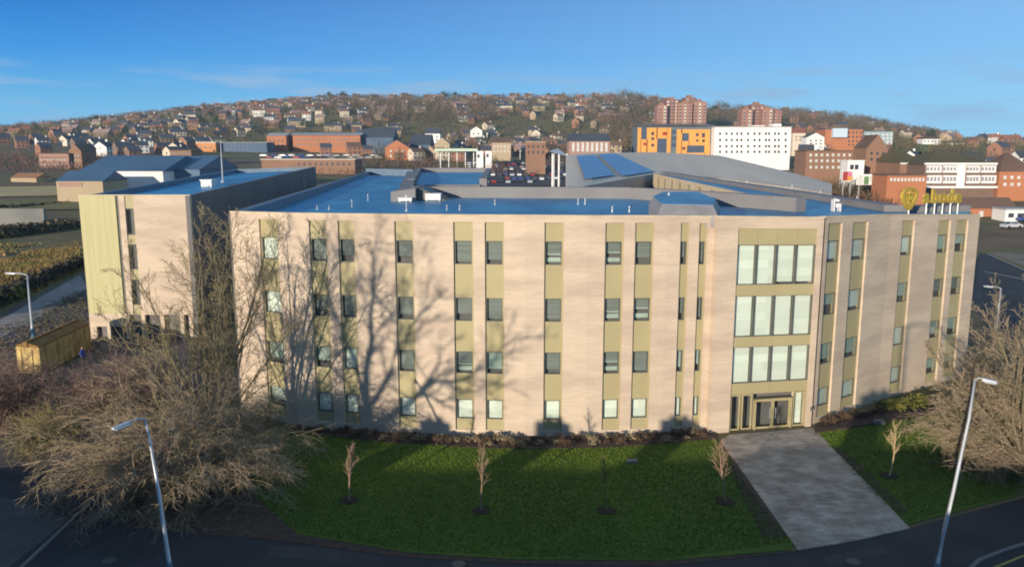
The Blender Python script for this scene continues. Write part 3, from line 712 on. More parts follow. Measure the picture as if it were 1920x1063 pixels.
# ================================================================== STREET LAMPS
def lamp(name, pts, arm, label, r=.064, group='street lamps', base_r=1.6, headcol=None):
    t = thing(name, label, 'street lamp', tuple(pts[0]), group)
    b = MB(); n = len(pts); b.tube(pts, [r*(base_r-(base_r-.75)*min(1, i/(n-1)*1.0)) for i in range(n)], 10); b.build('pole', METAL, t, smooth=True)
    b = MB(); b.tube([pts[0], Vector(pts[0])+(Vector(pts[1])-Vector(pts[0])).normalized()*1.3], r*2.0, 10); b.build('base_section', MATS['painted_teal'], t)
    top = Vector(pts[-1]); a = Vector(arm)
    b = MB(); b.tube([top, top+a*.35+Vector((0, 0, .12)), top+a*.7+Vector((0, 0, .12))], r*.6, 8); b.build('arm', METAL, t)
    e = top+a*.7+Vector((0, 0, .1)); d = a.normalized(); L_ = a.length*.35+.4; s = Vector((-d.y, d.x, 0))*.17
    b = MB(); z = Vector((0, 0, 1))
    b.hexa([e-s*.6-z*.06, e+d*L_-s*.7-z*.05, e+d*L_+s*.7-z*.05, e+s*.6-z*.06], [e-s*.5+z*.06, e+d*L_-s*.5+z*.05, e+d*L_+s*.5+z*.05, e+s*.5+z*.06])
    b.hexa([e+d*.1-s*.8-z*.1, e+d*L_*.9-s*.8-z*.09, e+d*L_*.9+s*.8-z*.09, e+d*.1+s*.8-z*.1], [e+d*.1-s-z*.05, e+d*L_*.9-s-z*.04, e+d*L_*.9+s-z*.04, e+d*.1+s-z*.05])
    b.build('lamp_head', mat('lamp_head_grey', (.55, .57, .6), .35), t)
    return t
mat('painted_teal', (.08, .16, .2), .5)
def bowed(ub, vb, pix, y):
    P = [at_z(ub, vb, 0)]; y0 = P[0].y
    for i, (u, v) in enumerate(pix): P.append(at_y(u, v, y0+(y-y0)*(i+1)/len(pix)))
    return P
P = bowed(328, 1110, [(318, 1062), (307, 985), (298, 925), (289, 870), (280, 820), (272, 785)], 32.0)
lamp('street_lamp', P, (-.5, -.9, -.05), 'grey street lamp rising in front of the big bare tree at the left')
P = bowed(1750, 1100, [(1757, 1062), (1772, 985), (1788, 920), (1803, 850), (1817, 785), (1828, 712)], 32.5)
lamp('street_lamp', P, (.3, -.3, -.02), 'pale street lamp by the right hand lawn, in front of the olive bare tree')
P = bowed(63, 640, [(59, 600), (55, 560), (51, 516)], 76)
lamp('street_lamp', P, (-1.6, 0, .1), 'small distant street lamp beside the yellow container', .09)
P = bowed(1866, 640, [(1869, 610), (1873, 575), (1877, 541)], 74)
lamp('street_lamp', P, (-1.2, 0, .1), 'street lamp beside the shaded road right of the offices', .09)
# two lamps that stand outside the picture and throw their shadows on the walls
lamp('street_lamp', [Vector((-56, 55, 0)), Vector((-56, 55, 5)), Vector((-56, 55, 10.3))], (-1.2, 0, .1), 'tall street lamp far to the left of the annex', .11)
yb = -2.0; xb = 28.7-math.tan(AZ)*(56-yb); hb_ = 5.1+(56-yb)/math.cos(AZ)*math.tan(EL)
lamp('street_lamp', [Vector((xb, yb, 0)), Vector((xb, yb, hb_*.5)), Vector((xb, yb, hb_))], (1.3, -.8, .1), 'very tall mast lamp behind the houses across the street', .15)

# ================================================================== HOUSES ACROSS THE STREET (they shade the lawn)
HB = mat('red_brick', (.28, .12, .07), .85, (.22, .09, .055), .8, fine=4); HT = mat('slate_roof', (.07, .075, .09), .7, (.05, .055, .065), .8)
spec = []
x = -64.0; i = 0
yr = 6.0
chs = []
for u, w in [(605, 1.6), (818, 1.7), (1045, 1.7), (1270, 1.5), (1640, 1.2)]:
    f_ = at_z(u, 812 if u < 1500 else 765, 0); chs.append((f_.x-math.tan(AZ)*(f_.y-yr), f_.y))
chx = [c[0] for c in chs]
while x < 28:
    w = 7.0; rz = ((42.2 if x < -17 else 43.6 if x < -9 else 45.8)-yr)/math.cos(AZ)*math.tan(EL)
    t = thing('terraced_house', ['brick terraced house across the street with a slate roof', 'brick end house across the street'][0], 'house', (x, yr, 0), 'houses across the street')
    b = MB(); b.box(x+.01, x+w-.01, yr-4, yr+4, 0, 5.9); b.build('wall', HB, t)
    b = MB(); b.add([(x, yr-4.3, 5.8), (x+w, yr-4.3, 5.8), (x+w, yr, rz), (x, yr, rz), (x, yr+4.3, 5.8), (x+w, yr+4.3, 5.8)], [(0, 1, 2, 3), (3, 2, 5, 4), (0, 3, 4), (1, 5, 2), (0, 4, 5, 1)]); o = b.build('roof', HT, t)
    for cx_, yy in zip(chx, [c[1] for c in chs]):
        if x <= cx_ < x+w:
            b = MB(); topz = (yy-yr)/math.cos(AZ)*math.tan(EL)+1.15
            b.box(cx_-.75, cx_+.75, yr-.6, yr+.6, rz-.8, topz-.35); b.tube([(cx_-.35, yr, topz-.35), (cx_-.35, yr, topz)], .2, 8); b.tube([(cx_+.35, yr, topz-.35), (cx_+.35, yr, topz)], .2, 8)
            b.build('chimney', HB, o)
    for k in range(2):
        for zz in (1, 3.6):
            b = MB(); b.box(x+1.2+k*3.2, x+2.4+k*3.2, yr+3.99, yr+4.05, zz, zz+1.4); b.build('window', WHITE, t)
    b = MB(); b.box(x+w/2-.45, x+w/2+.45, yr+3.99, yr+4.06, 0, 2.1); b.build('door', FRAME, t)
    x += w; i += 1

# ================================================================== BARE TREES
def grow(bt, bc, p, d, ln, r, lvl, prm, rnd):
    """one limb with its side shoots; limbs go to bt (trunk), thin shoots to bc (crown)"""
    n = prm['seg'][lvl]; pts = [p.copy()]; rad = [r]; q = p.copy(); dd = d.copy()
    for i in range(n):
        f = (i+1)/n
        dd = (dd+Vector((rnd.gauss(0, 1), rnd.gauss(0, 1), rnd.gauss(0, 1)))*prm['wob'][lvl]+Vector((0, 0, prm['up'][lvl]))).normalized()
        q = q+dd*(ln/n); 
        if q.z < .15: q.z = .15
        pts.append(q.copy()); rad.append(max(prm['rmin'], r*(1-.72*f)))
    s = prm['sides'][lvl]
    (bt if lvl < prm['split'] else bc).tube(pts, rad, s, cap=False)
    if lvl+1 >= len(prm['seg']): return
    k = prm['kids'][lvl]
    for j in range(k):
        f = prm['from'][lvl]+(1-prm['from'][lvl])*(j+rnd.random())/k
        i = min(n-1, int(f*n)); g = f*n-i
        bp = pts[i].lerp(pts[i+1], g); ax = (pts[i+1]-pts[i]).normalized()
        w = rnd.random()*2*math.pi+j*2.4
        a = ax.cross(Vector((0, 0, 1)) if abs(ax.z) < .95 else Vector((1, 0, 0))).normalized(); c = ax.cross(a)
        ang = prm['ang'][lvl]*rnd.uniform(.65, 1.3)
        nd = ax*math.cos(ang)+(a*math.cos(w)+c*math.sin(w))*math.sin(ang)
        nl = ln*prm['len'][lvl]*rnd.uniform(.65, 1.2)*(1-.45*f)
        grow(bt, bc, bp, nd.normalized(), nl, max(prm['rmin'], (r*(1-.72*f))*prm['thin'][lvl]), lvl+1, prm, rnd)
def bare_tree(name, label, base, limbs, prm, seed, bark, twig, group=None, extra=None):
    rnd = random.Random(seed); t = thing(name, label, 'tree', tuple(base), group)
    bt, bc = MB(), MB()
    for d, ln, r, off in limbs: grow(bt, bc, Vector(base)+Vector(off), Vector(d).normalized(), ln, r, 0, prm, rnd)
    if extra: extra(bt, bc, rnd)
    bt.build('trunk', bark, t, smooth=True); bc.build('crown', twig, t)
    return t
PRM = dict(seg=[8, 7, 5, 4, 3], wob=[.08, .12, .16, .2, .22], up=[.05, .06, .05, .03, .0], kids=[9, 9, 7, 6], len=[.62, .6, .55, .5], ang=[.6, .65, .7, .7], thin=[.62, .6, .6, .6], sides=[8, 6, 4, 3, 3], rmin=.009, split=2, **{'from': [.22, .18, .15, .15]})
# large tree left of the lawn: several upright limbs from a low fork
tb = at_z(400, 856, 0)
lim = []
for (u, v, r, dy) in [(430, 430, .19, .5), (360, 470, .16, 1), (300, 440, .13, 2), (480, 520, .15, -1), (395, 400, .15, 2), (540, 560, .12, -.5), (330, 600, .12, -2), (250, 560, .11, 1), (455, 640, .1, -3), (225, 480, .12, 1), (190, 580, .1, 0), (520, 450, .12, 1), (560, 500, .1, 0), (345, 410, .13, 1)]:
    tip = at_y(u, v, tb.y+dy*.6); d = tip-Vector((tb.x, tb.y, 1.2)); lim.append((tuple(d), d.length*.95, r*.62, (0, 0, 1.0)))
lim.append(((0, 0, 1), 2.2, .38, (0, 0, 0)))
P1_ = dict(PRM); P1_.update(seg=[9, 7, 5, 4], kids=[9, 8, 6], len=[.4, .5, .5], ang=[.55, .6, .65], sides=[8, 6, 3, 3], wob=[.07, .12, .16, .2], up=[.03, .07, .05, .0], thin=[.5, .55, .6])
bare_tree('bare_tree', 'tall bare tree with many upright limbs in front of the gap between annex and offices', (tb.x, tb.y, 0), lim, P1_, 3, BARK, TWIG)
# the mound of arching, drooping twigs around it
def mound(name, label, cu, cv, rx, ry, hgt, nst, seed, twig, bark, droop=-.16, kids=9, r1=.05):
    """a bush of arching stems, each with many fine side twigs"""
    rnd = random.Random(seed); c = at_z(cu, cv, 0); t = thing(name, label, 'shrub' if hgt < 4.5 else 'tree', tuple(c))
    bt, bc = MB(), MB()
    for i in range(nst):
        w = rnd.random()*2*math.pi; el = rnd.uniform(.45, 1.4)
        d = Vector((math.cos(w)*math.cos(el)*rx/ry, math.sin(w)*math.cos(el), math.sin(el))).normalized()
        p = c+Vector((rnd.gauss(0, rx*.18), rnd.gauss(0, ry*.18), .05)); ln = hgt*rnd.uniform(.8, 1.45)
        n = 9; pts = [p.copy()]; dd = d.copy(); r0 = rnd.uniform(.4, 1)*r1; rad = [r0]
        for k in range(n):
            dd = (dd+Vector((rnd.gauss(0, .13), rnd.gauss(0, .13), rnd.gauss(0, .08)+droop*(k/n*1.7)))).normalized(); p = p+dd*(ln/n)
            p.z = max(p.z, .2); pts.append(p.copy()); rad.append(max(.008, r0*(1-.9*(k+1)/n)))
        bt.tube(pts, rad, 3, cap=False)
        for k in range(kids*3):
            f = rnd.uniform(.15, 1)*n; j = min(n-1, int(f)); q = pts[j].lerp(pts[j+1], f-j); ax = (pts[j+1]-pts[j]).normalized()
            dd = (ax+Vector((rnd.gauss(0, .7), rnd.gauss(0, .7), rnd.gauss(0, .5)))).normalized(); l2 = rnd.uniform(.5, 1.6)
            tp = [q.copy()]
            for m in range(3):
                dd = (dd+Vector((rnd.gauss(0, .22), rnd.gauss(0, .22), droop*.9+rnd.gauss(0, .15)))).normalized(); q = q+dd*(l2/3); q.z = max(q.z, .12); tp.append(q.copy())
                for _ in range(2):
                    d3 = (dd+Vector((rnd.gauss(0, .8), rnd.gauss(0, .8), rnd.gauss(0, .6)))).normalized(); l3 = rnd.uniform(.25, .7)
                    bc.tube([q, q+(d3+Vector((0, 0, droop))).normalized()*l3], [.009, .005], 3, cap=False)
            bc.tube(tp, [.014, .011, .008, .005], 3, cap=False)
    bt.build('stems', bark, t); bc.build('twigs', twig, t); return t
TWB = mat('brown_grey_twigs', (.33, .25, .185), .9, (.2, .165, .09), .9)
mound('drooping_willow', 'wide mound of drooping olive brown twigs around the foot of the tall bare tree', 335, 915, 4.0, 2.9, 5.3, 170, 11, TWB, TWIGG, -.17, 9)
mound('thicket', 'tangle of reddish bare twigs between the yellow container and the tall tree', 215, 770, 5.0, 3, 3.0, 90, 12, TWIGR, TWIG, -.06, 8)
mound('thicket', 'reddish bare bush at the left edge below the yellow container', 10, 790, 3.6, 3.0, 3.6, 75, 13, TWIGR, BARK, -.03, 8)
mound('thicket', 'low olive bush close to the left end of the offices', 462, 838, 2, 1.6, 1.9, 36, 14, TWIG, TWIGG, -.05, 7)
mound('thicket', 'yellowish bush left of the driveway', 95, 840, 1.6, 1.4, 2.0, 26, 15, TWIGG, TWIGG, -.05, 7)
# right tree
tb = at_z(1925, 900, 0)
lim = []
for (u, v, r, dy) in [(1790, 640, .13, 1), (1850, 600, .14, 2), (1905, 590, .13, 0), (1960, 560, .15, 1), (1775, 740, .1, -1), (1830, 690, .12, -2), (2030, 600, .12, 0), (1880, 650, .12, -3), (1990, 700, .1, -2)]:
    tip = at_y(u, v, tb.y+dy); d = tip-Vector((tb.x, tb.y, .8)); lim.append((tuple(d), d.length*.98, r, (0, 0, .6)))
lim.append(((0, 0, 1), 1.6, .32, (0, 0, 0)))
P2_ = dict(P1_); P2_.update(kids=[12, 9, 6], len=[.42, .5, .5])
bare_tree('bare_tree', 'spreading olive bare tree at the right edge beside the right hand lawn', (tb.x, tb.y, 0), lim, P2_, 5, BARK, TWB)
mound('drooping_willow', 'tangled olive twigs hanging behind the pale street lamp at the right edge', 1925, 880, 3.6, 3, 4.6, 100, 16, TWB, TWIGG, -.12, 9)
mound('thicket', 'dense bare bush at the right end of the planting bed', 1880, 760, 3.6, 2.2, 3.2, 60, 17, TWB, TWIGG, -.04, 8)
# trees outside the left edge of the picture; their shadows fall on the walls
P3_ = dict(PRM); P3_.update(seg=[9, 8, 6, 5, 3], kids=[10, 9, 7, 5], len=[.6, .58, .5, .5], wob=[.06, .1, .14, .18, .2], up=[.02, .05, .05, .03, 0])
def shadow_tree(u, v, t, hgt, seed, label, lims):
    f_ = at_z(u, v, 0); base = (f_.x-math.sin(AZ)*t, f_.y-math.cos(AZ)*t, 0)
    side = Vector((math.cos(AZ), -math.sin(AZ), 0)); fwd = Vector((math.sin(AZ), math.cos(AZ), 0))
    lim = [((0, 0, 1), 7.2, .55, (0, 0, 0))]
    for a, up_, ln, r, dpt in lims:
        d = side*a+Vector((0, 0, up_))+fwd*dpt; lim.append((tuple(d), ln, r, (0, 0, 5.8)))
    P = dict(P3_); 
    return bare_tree('bare_tree', label, base, lim, P, seed, BARK, TWIG)
def limb_tree(name, label, t, trunk, limbs, seed, wall=48.3, scale=2.266, ox=430, oy=375):
    """a tree described by its limbs as they fall on the wall, moved back along the sunlight to where it stands"""
    rnd = random.Random(seed); f_ = at_z(*trunk[0], 0); base = Vector((f_.x-math.sin(AZ)*t, f_.y-math.cos(AZ)*t, 0)); T_ = thing(name, label, 'tree', tuple(base)); bt, bc = MB(), MB()
    def back(u, v, dj): p = at_y(u, v, wall-.15); return p-ld*((t+dj)/math.cos(EL))
    top = back(*trunk[1], 0)
    bt.tube([base-Vector((0, 0, .2)), base.lerp(top, .5)+Vector((.1, 0, 0)), top], [.75, .55, .48], 12, cap=False)
    prm = dict(seg=[4, 4, 3], wob=[.13, .18, .22], up=[.04, .03, 0], kids=[6, 4, 0], len=[.55, .5], ang=[.6, .7], thin=[.6, .6], sides=[4, 3, 3], rmin=.012, split=0); prm['from'] = [.15, .15]
    for pts, r0, r1 in limbs:
        dz = rnd.uniform(-1.5, 1.5); n = len(pts); P = []
        for i, (x, y) in enumerate(pts):
            P.append(back(ox+x/scale, oy+y/scale, dz*i/n+rnd.gauss(0, .15)))
        rad = [.78*(r0+(r1-r0)*i/(n-1)) for i in range(n)]; bt.tube(P, rad, 8, cap=False)
        L_ = sum((b_-a_).length for a_, b_ in zip(P, P[1:]))
        for k in range(int(L_*1.6)+3):
            f = rnd.uniform(.12, 1)*(n-1); j = min(n-2, int(f)); q = P[j].lerp(P[j+1], f-j); ax = (P[j+1]-P[j]).normalized()
            d = (ax+Vector((rnd.gauss(0, .6), rnd.gauss(0, .6), rnd.gauss(0, .5)))).normalized()
            grow(bt, bc, q, d, rnd.uniform(1.6, 3.8)*(1-.25*f/n), min(.06, rad[j]*.45), 0, prm, rnd)
    bt.build('trunk', BARK, T_, smooth=True); bc.build('crown', TWIG, T_)
limb_tree('bare_tree', 'large spreading bare tree left of the street lamp, outside the picture', 37, [(682, 812), (682, 765)], [
    ([(575, 885), (577, 800), (577, 720), (605, 600), (600, 480), (620, 380), (612, 240), (640, 150)], .36, .05),
    ([(570, 860), (535, 750), (470, 620), (455, 540), (420, 480), (350, 330), (240, 150)], .26, .05),
    ([(460, 550), (482, 490), (482, 400), (575, 290)], .14, .04),
    ([(575, 890), (620, 850), (690, 740), (720, 640), (780, 540), (870, 450), (960, 380)], .27, .05),
    ([(600, 620), (640, 550), (710, 480), (800, 300), (790, 200)], .15, .04),
    ([(560, 960), (640, 955), (690, 915), (760, 870), (830, 810), (880, 750), (920, 690), (940, 620)], .3, .06),
    ([(835, 812), (900, 765), (1000, 765), (1060, 735), (1130, 690), (1200, 620), (1278, 560)], .15, .04),
    ([(545, 900), (480, 780), (380, 700), (280, 680), (200, 640)], .16, .04),
    ([(577, 730), (530, 740), (430, 650), (330, 570), (240, 500)], .14, .04),
    ([(790, 845), (700, 800), (670, 770), (600, 730)], .09, .03), ([(840, 820), (940, 850), (1050, 800), (1150, 820)], .1, .03),
    ([(700, 490), (640, 420), (560, 330), (520, 200)], .09, .03), ([(340, 330), (300, 300), (150, 280), (60, 300)], .08, .03), ([(480, 400), (430, 300), (380, 200)], .08, .03)], 21)

# saplings on the lawn, each in a round soil pit
SAP = mat('pinkish_sapling_bark', (.34, .22, .155), .85, (.26, .17, .12), 3)
def sapling(u, v, h, seed, label, lean=0, spread=1.0, mm=SAP):
    c = at_z(u, v, .05); rnd = random.Random(seed); t = thing('sapling', label, 'sapling', tuple(c), 'young trees on the lawn')
    P = dict(PRM); P.update(seg=[6, 4, 3], kids=[16, 7], len=[.42, .5], ang=[.5*spread, .6], sides=[6, 4, 3], wob=[.03, .08, .12], up=[.02, .08, .05], thin=[.5, .6], rmin=.008, split=1); P['from'] = [.38, .15]
    bt, bc = MB(), MB(); grow(bt, bc, c, Vector((lean, .02, 1)).normalized(), h*.88, .05, 0, P, rnd)
    bt.build('trunk', mm, t); bc.build('crown', mm, t)
    b = MB(); n = 14; b.prism([(c.x+math.cos(6.283*i/n)*.5*rnd.uniform(.85, 1.1), c.y+math.sin(6.283*i/n)*.5*rnd.uniform(.85, 1.1)) for i in range(n)], .045, .085)
    tag(b.build('soil_pit', MATS['dark_soil_wet'], None, (c.x, c.y, .05)), 'round soil pit under the '+label.replace(' in the middle of the lawn', '').replace(', left of the path sapling', ''), 'soil pit', 'soil pits under the young trees')
mat('dark_soil_wet', (.02, .015, .012), .95, (.035, .025, .02), 6, bump=.03)
sapling(655, 938, 3.0, 31, 'thin pinkish sapling nearest to the big bare tree', 0, .7)
sapling(903, 957, 3.4, 32, 'fullest pink brown sapling in the middle of the lawn', -.05, 1.1)
sapling(1137, 957, 2.9, 33, 'dark thin sapling with a few yellow twigs, left of the path sapling', 0, .7, mat('dark_sapling_bark', (.14, .11, .06), .9, (.3, .25, .05), 2))
sapling(1360, 940, 3.3, 34, 'pale brown sapling on the lawn close to the paved path', -.1, 1.0)
sapling(1668, 892, 3.0, 35, 'pale sapling alone on the right hand lawn', .22, 1.1, mat('tan_sapling_bark', (.5, .36, .2), .85))
p = at_z(1185, 866, .05); b = MB(); b.box(p.x-.3, p.x+.3, p.y-.2, p.y+.2, .05, .16); b.box(p.x-.22, p.x+.22, p.y-.14, p.y+.14, .16, .2); tag(b.build('floodlight', CONC, None, p), 'small grey ground box lying on the lawn below the facade', 'ground box')
p = at_z(805/2.32+1300, 402/2.4+620+7, .05); b = MB(); b.box(p.x-.35, p.x+.35, p.y-.2, p.y+.2, .05, .28); b.box(p.x-.3, p.x+.3, p.y-.15, p.y+.15, .28, .33); tag(b.build('ground_box', CONC, None, p), 'pale box by the bed on the right hand lawn', 'ground box')

# grass blades on both lawns: they stand up and catch the low sun
def blades(regions, seed, label):
    rnd = random.Random(seed); b = MB()
    for poly, dens in regions:
        P = [at_z(u, v, .05) for u, v in poly]; x0, x1 = min(p.x for p in P), max(p.x for p in P); y0, y1 = min(p.y for p in P), max(p.y for p in P)
        for _ in range(int((x1-x0)*(y1-y0)*dens)):
            x, y = rnd.uniform(x0, x1), rnd.uniform(y0, y1); c = False
            for a, e in zip(P, P[1:]+P[:1]):
                if (a.y > y) != (e.y > y) and x < (e.x-a.x)*(y-a.y)/(e.y-a.y)+a.x: c = not c
            if not c: continue
            w = rnd.random()*6.283; s_ = rnd.uniform(.025, .055); h_ = rnd.uniform(.035, .075)
            dx, dy = math.cos(w)*s_, math.sin(w)*s_
            b.add([(x-dx, y-dy, .045), (x+dx, y+dy, .045), (x+rnd.gauss(0, .04), y+rnd.gauss(0, .04), .05+h_)], [(0, 1, 2)])
    tag(b.build('grass', mat('grass_blades', (.12, .175, .014), .9, (.078, .12, .012), .13, (1, .6, 1), lo=.4, hi=.6), None), label, 'grass', None, 'stuff')
LW1 = BEDF+[(1380, 880), (1420, 938), (1485, 1016), (1250, 1046), (960, 1043), (760, 1030), (560, 996), (480, 930)]
blades([(LW1, 170)], 71, 'short green grass of the main lawn, its rear edge in sunlight')
blades([([(1530, 808), (1660, 790), (1795, 767), (1950, 792), (2000, 880), (1900, 926), (1703, 978), (1640, 930)], 130)], 72, 'short green grass of the lawn right of the paved path')

# bed shrubs
def shrub_mesh(seed, ht=.5):
    rnd = random.Random(seed); b = MB()
    for i in range(70):
        w = rnd.random()*6.283; r = rnd.uniform(0, .42); z = rnd.uniform(.1, ht)*(1-r*.6)
        c = Vector((math.cos(w)*r, math.sin(w)*r, z)); a = Vector((rnd.gauss(0, 1), rnd.gauss(0, 1), rnd.gauss(0, 1))).normalized()*.09; e = a.cross(Vector((rnd.gauss(0, 1), rnd.gauss(0, 1), 1))).normalized()*.05
        b.add([c-a, c+e, c+a, c-e], [(0, 1, 2, 3)])
    for i in range(12):
        w = rnd.random()*6.283; b.tube([(0, 0, 0), (math.cos(w)*.2, math.sin(w)*.2, .25), (math.cos(w)*.3, math.sin(w)*.3, ht*.9)], .008, 3, cap=False)
    return b
shr = [('pale_shrub', mat('pale_shrub_leaves', (.34, .27, .16), .9, (.24, .2, .12), 3), 'small pale dry shrub in the planting bed under the facade'),
       ('brown_shrub', mat('brown_shrub_leaves', (.13, .085, .055), .9, (.09, .06, .04), 3), 'small reddish brown shrub in the planting bed under the facade'),
       ('green_shrub', mat('green_shrub_leaves', (.11, .12, .03), .9, (.2, .19, .04), 3), 'small green shrub in the planting bed under the facade')]
protos = []
for i, (nm, m, lb) in enumerate(shr): protos.append(None)
rnd = random.Random(5)
def put_shrub(k, p, sc, where='facade'):
    lb = shr[k][2] if where == 'facade' else shr[k][2].replace('under the facade', 'right of the entrance')
    if where == 'facade': lb = lb.replace('in the planting bed under the facade', 'in the bed '+('at its left end' if proj(p)[0] < 690 else 'below the second and third window strips' if proj(p)[0] < 810 else 'below the twin strips left of the middle' if proj(p)[0] < 985 else 'below the single middle strip' if proj(p)[0] < 1100 else 'below the twin strips left of the narrow ones' if proj(p)[0] < 1235 else 'beside the entrance'))
    if protos[k] is None:
        b = shrub_mesh(60+k); o = tag(b.build(shr[k][0], shr[k][1], None, (0, 0, 0)), lb, 'shrub', 'shrubs in the planting beds'); protos[k] = o; o.location = p; o.scale = (sc, sc, sc)
    else: o = dup(protos[k], p, rnd.random()*6.28, sc, lb)
    return o
for i in range(105):
    f = i/105; u = 560+f*770; vb_ = lerp_list(BEDF, u); vt_ = lerp_list(WALLF, u)
    p = at_z(u+rnd.uniform(-4, 4), vt_+(vb_-vt_)*rnd.uniform(.3, .9), .09)
    k = 0 if rnd.random() < (.55 if 700 < u < 1190 else .15) else 1
    put_shrub(k, p, rnd.uniform(.55, .95))
for i in range(44):
    u = 1540+i/44*330; v = lerp_list([(1528, 805), (1660, 782), (1795, 760), (1900, 722)], u)-rnd.uniform(0, 10)
    k = 1 if u < 1650 else (2 if u < 1730 else rnd.choice([0, 1, 1]))
    put_shrub(k, at_z(u, v-6, .14), rnd.uniform(.6, 1.1)*(1.5 if u > 1650 else 1), 'right')
# ================================================================== CONTAINER AND YARD
YEL = mat('yellow_container_paint', (.5, .37, .14), .65, (.33, .19, .07), 1.3, (1, 1, .4), fine=3, detail=8, lo=.45, hi=.7); RUST = mat('rusty_lid', (.24, .14, .04), .8, (.16, .09, .03), .8, fine=2)
A, B_, C_ = at_z(35, 702, 0), at_z(78, 706, 0), at_z(172, 655, 0)
B_ = A+(B_-A); ax = (B_-A); ay = Vector((C_.x-B_.x, C_.y-B_.y, 0)); w_ = max(ax.length, 2.2); ax = ax.normalized()*w_
skip = thing('shipping_container', 'yellow steel container with open rusty lid in the yard left of the annex', 'container', tuple(A))
hh = 2.3
b = MB(); b.prism([A, A+ax, A+ax+ay, A+ay], .15, hh); b.build('body', YEL, skip)
b = MB(); o_ = Vector((0, 0, hh))
up_ = Vector((0, 0, .12))
c0_, c1_, c2_, c3_ = A+ax*.04+o_, A+ax*.5+o_, A+ax*.5+ay+o_, A+ax*.04+ay+o_
b.hexa([c0_, c1_, c2_, c3_], [c0_+up_, c1_+up_*4, c2_+up_*4, c3_+up_]); b.build('lid', RUST, skip)
b = MB(); c0_, c1_, c2_, c3_ = A+ax*.56+o_, A+ax*1.0+o_, A+ax*1.0+ay+o_, A+ax*.56+ay+o_
b.hexa([c0_, c1_, c2_, c3_], [c0_+up_*3, c1_+up_, c2_+up_, c3_+up_*3]); b.build('lid', RUST, skip)
axn = ax.normalized(); fn = Vector((axn.y, -axn.x, 0))
for k in range(2):
    b = MB(); s0 = A+ax*(.04+.48*k)+fn*.03+Vector((0, 0, .25)); s1 = s0+ax*.44
    b.hexa([s0, s1, s1-fn*.03, s0-fn*.03], [x+Vector((0, 0, 1.9)) for x in (s0, s1, s1-fn*.03, s0-fn*.03)]); o = b.build('door', YEL, skip)
    b = MB(); m_ = s0+ax*.2+fn*.03; b.tube([m_, m_+Vector((0, 0, 1.9))], .03, 6); b.build('lock_bar', RUST, o)
ayn = ay.normalized(); sn = Vector((ayn.y, -ayn.x, 0))
b = MB(); k_ = int(ay.length/.9)
for k in range(1, k_):
    s0 = A+ax+ay*(k/k_)+Vector((0, 0, .2)); b.hexa([s0, s0+sn*.05, s0+sn*.05+ayn*.12, s0+ayn*.12], [x+Vector((0, 0, 2.0)) for x in (s0, s0+sn*.05, s0+sn*.05+ayn*.12, s0+ayn*.12)])
b.build('side_ribs', YEL, skip)

# people in the yard: two tiny workers seen by the container
def person(u, v, h, label, top, low, seed):
    p = at_z(u, v, 0); rnd = random.Random(seed)
    me = bpy.data.meshes.new('person'); V = [(0, 0, .93), (0, 0, 1.15), (0, 0, 1.38), (0, 0, 1.5), (0, 0, 1.62), (0, 0, 1.74),
        (-.19, 0, 1.4), (-.25, .04, 1.12), (-.22, -.12, .9), (.19, 0, 1.4), (.25, .03, 1.12), (.2, -.14, .92),
        (-.1, 0, .88), (-.12, -.06, .48), (-.12, .04, .07), (-.12, -.12, .03), (.1, 0, .88), (.12, .02, .48), (.13, .08, .07), (.13, -.08, .03)]
    E = [(0, 1), (1, 2), (2, 3), (3, 4), (4, 5), (2, 6), (6, 7), (7, 8), (2, 9), (9, 10), (10, 11), (0, 12), (12, 13), (13, 14), (14, 15), (0, 16), (16, 17), (17, 18), (18, 19)]
    Rr = [.15, .15, .16, .06, .1, .07, .07, .05, .04, .07, .05, .04, .1, .07, .05, .045, .1, .07, .05, .045]
    me.from_pydata(V, E, []); o = bpy.data.objects.new('person', me); COL.objects.link(o)
    m = o.modifiers.new('skin', 'SKIN')
    for sv, r in zip(me.skin_vertices[0].data, Rr): sv.radius = (r, r*.8); 
    me.skin_vertices[0].data[0].use_root = True
    o.modifiers.new('sub', 'SUBSURF').levels = 1
    mn = bpy.data.meshes.new_from_object(o.evaluated_get(bpy.context.evaluated_depsgraph_get())); bpy.data.objects.remove(o)
    for mm_ in (low, top, mat('skin', (.45, .28, .2), .7)): mn.materials.append(mm_)
    for f in mn.polygons: f.material_index = 0 if f.center.z < .95 else (1 if f.center.z < 1.5 else 2)
    mn.name = 'person'; o = bpy.data.objects.new('person', mn); COL.objects.link(o); o.location = p; o.rotation_euler = (0, 0, rnd.random()*6)
    tag(o, label, 'person')
person(157, 688, 20, 'person in a blue top standing between container and thicket', mat('blue_jacket', (.06, .1, .35), .8), mat('dark_trousers', (.05, .05, .07), .9), 3)

# hedges and dark banks at the left
def leafmass(name, label, cat, poly_pts, h, n, m, seed, size=.35, kind=None, group=None):
    rnd = random.Random(seed); b = MB()
    for i in range(n):
        k = rnd.random()*(len(poly_pts)-1); j = int(k); p = Vector(poly_pts[j]).lerp(Vector(poly_pts[j+1]), k-j)
        z = h*rnd.random()**.8; w = rnd.gauss(0, h*.35)
        c = Vector((p.x+rnd.gauss(0, h*.2), p.y+w, p.z+z*(1-min(.7, abs(w)/h*.7)))); s = size*rnd.uniform(.6, 1.4)
        a = Vector((rnd.gauss(0, 1), rnd.gauss(0, 1), rnd.gauss(0, 1))).normalized()*s; e = a.cross(Vector((rnd.gauss(0, 1), rnd.gauss(0, 1), rnd.gauss(0, 1)))).normalized()*s*.6
        b.add([c-a, c+e, c+a, c-e], [(0, 1, 2, 3)])
    o = b.build(name, m, None, poly_pts[0]); tag(o, label, cat, group, kind); return o
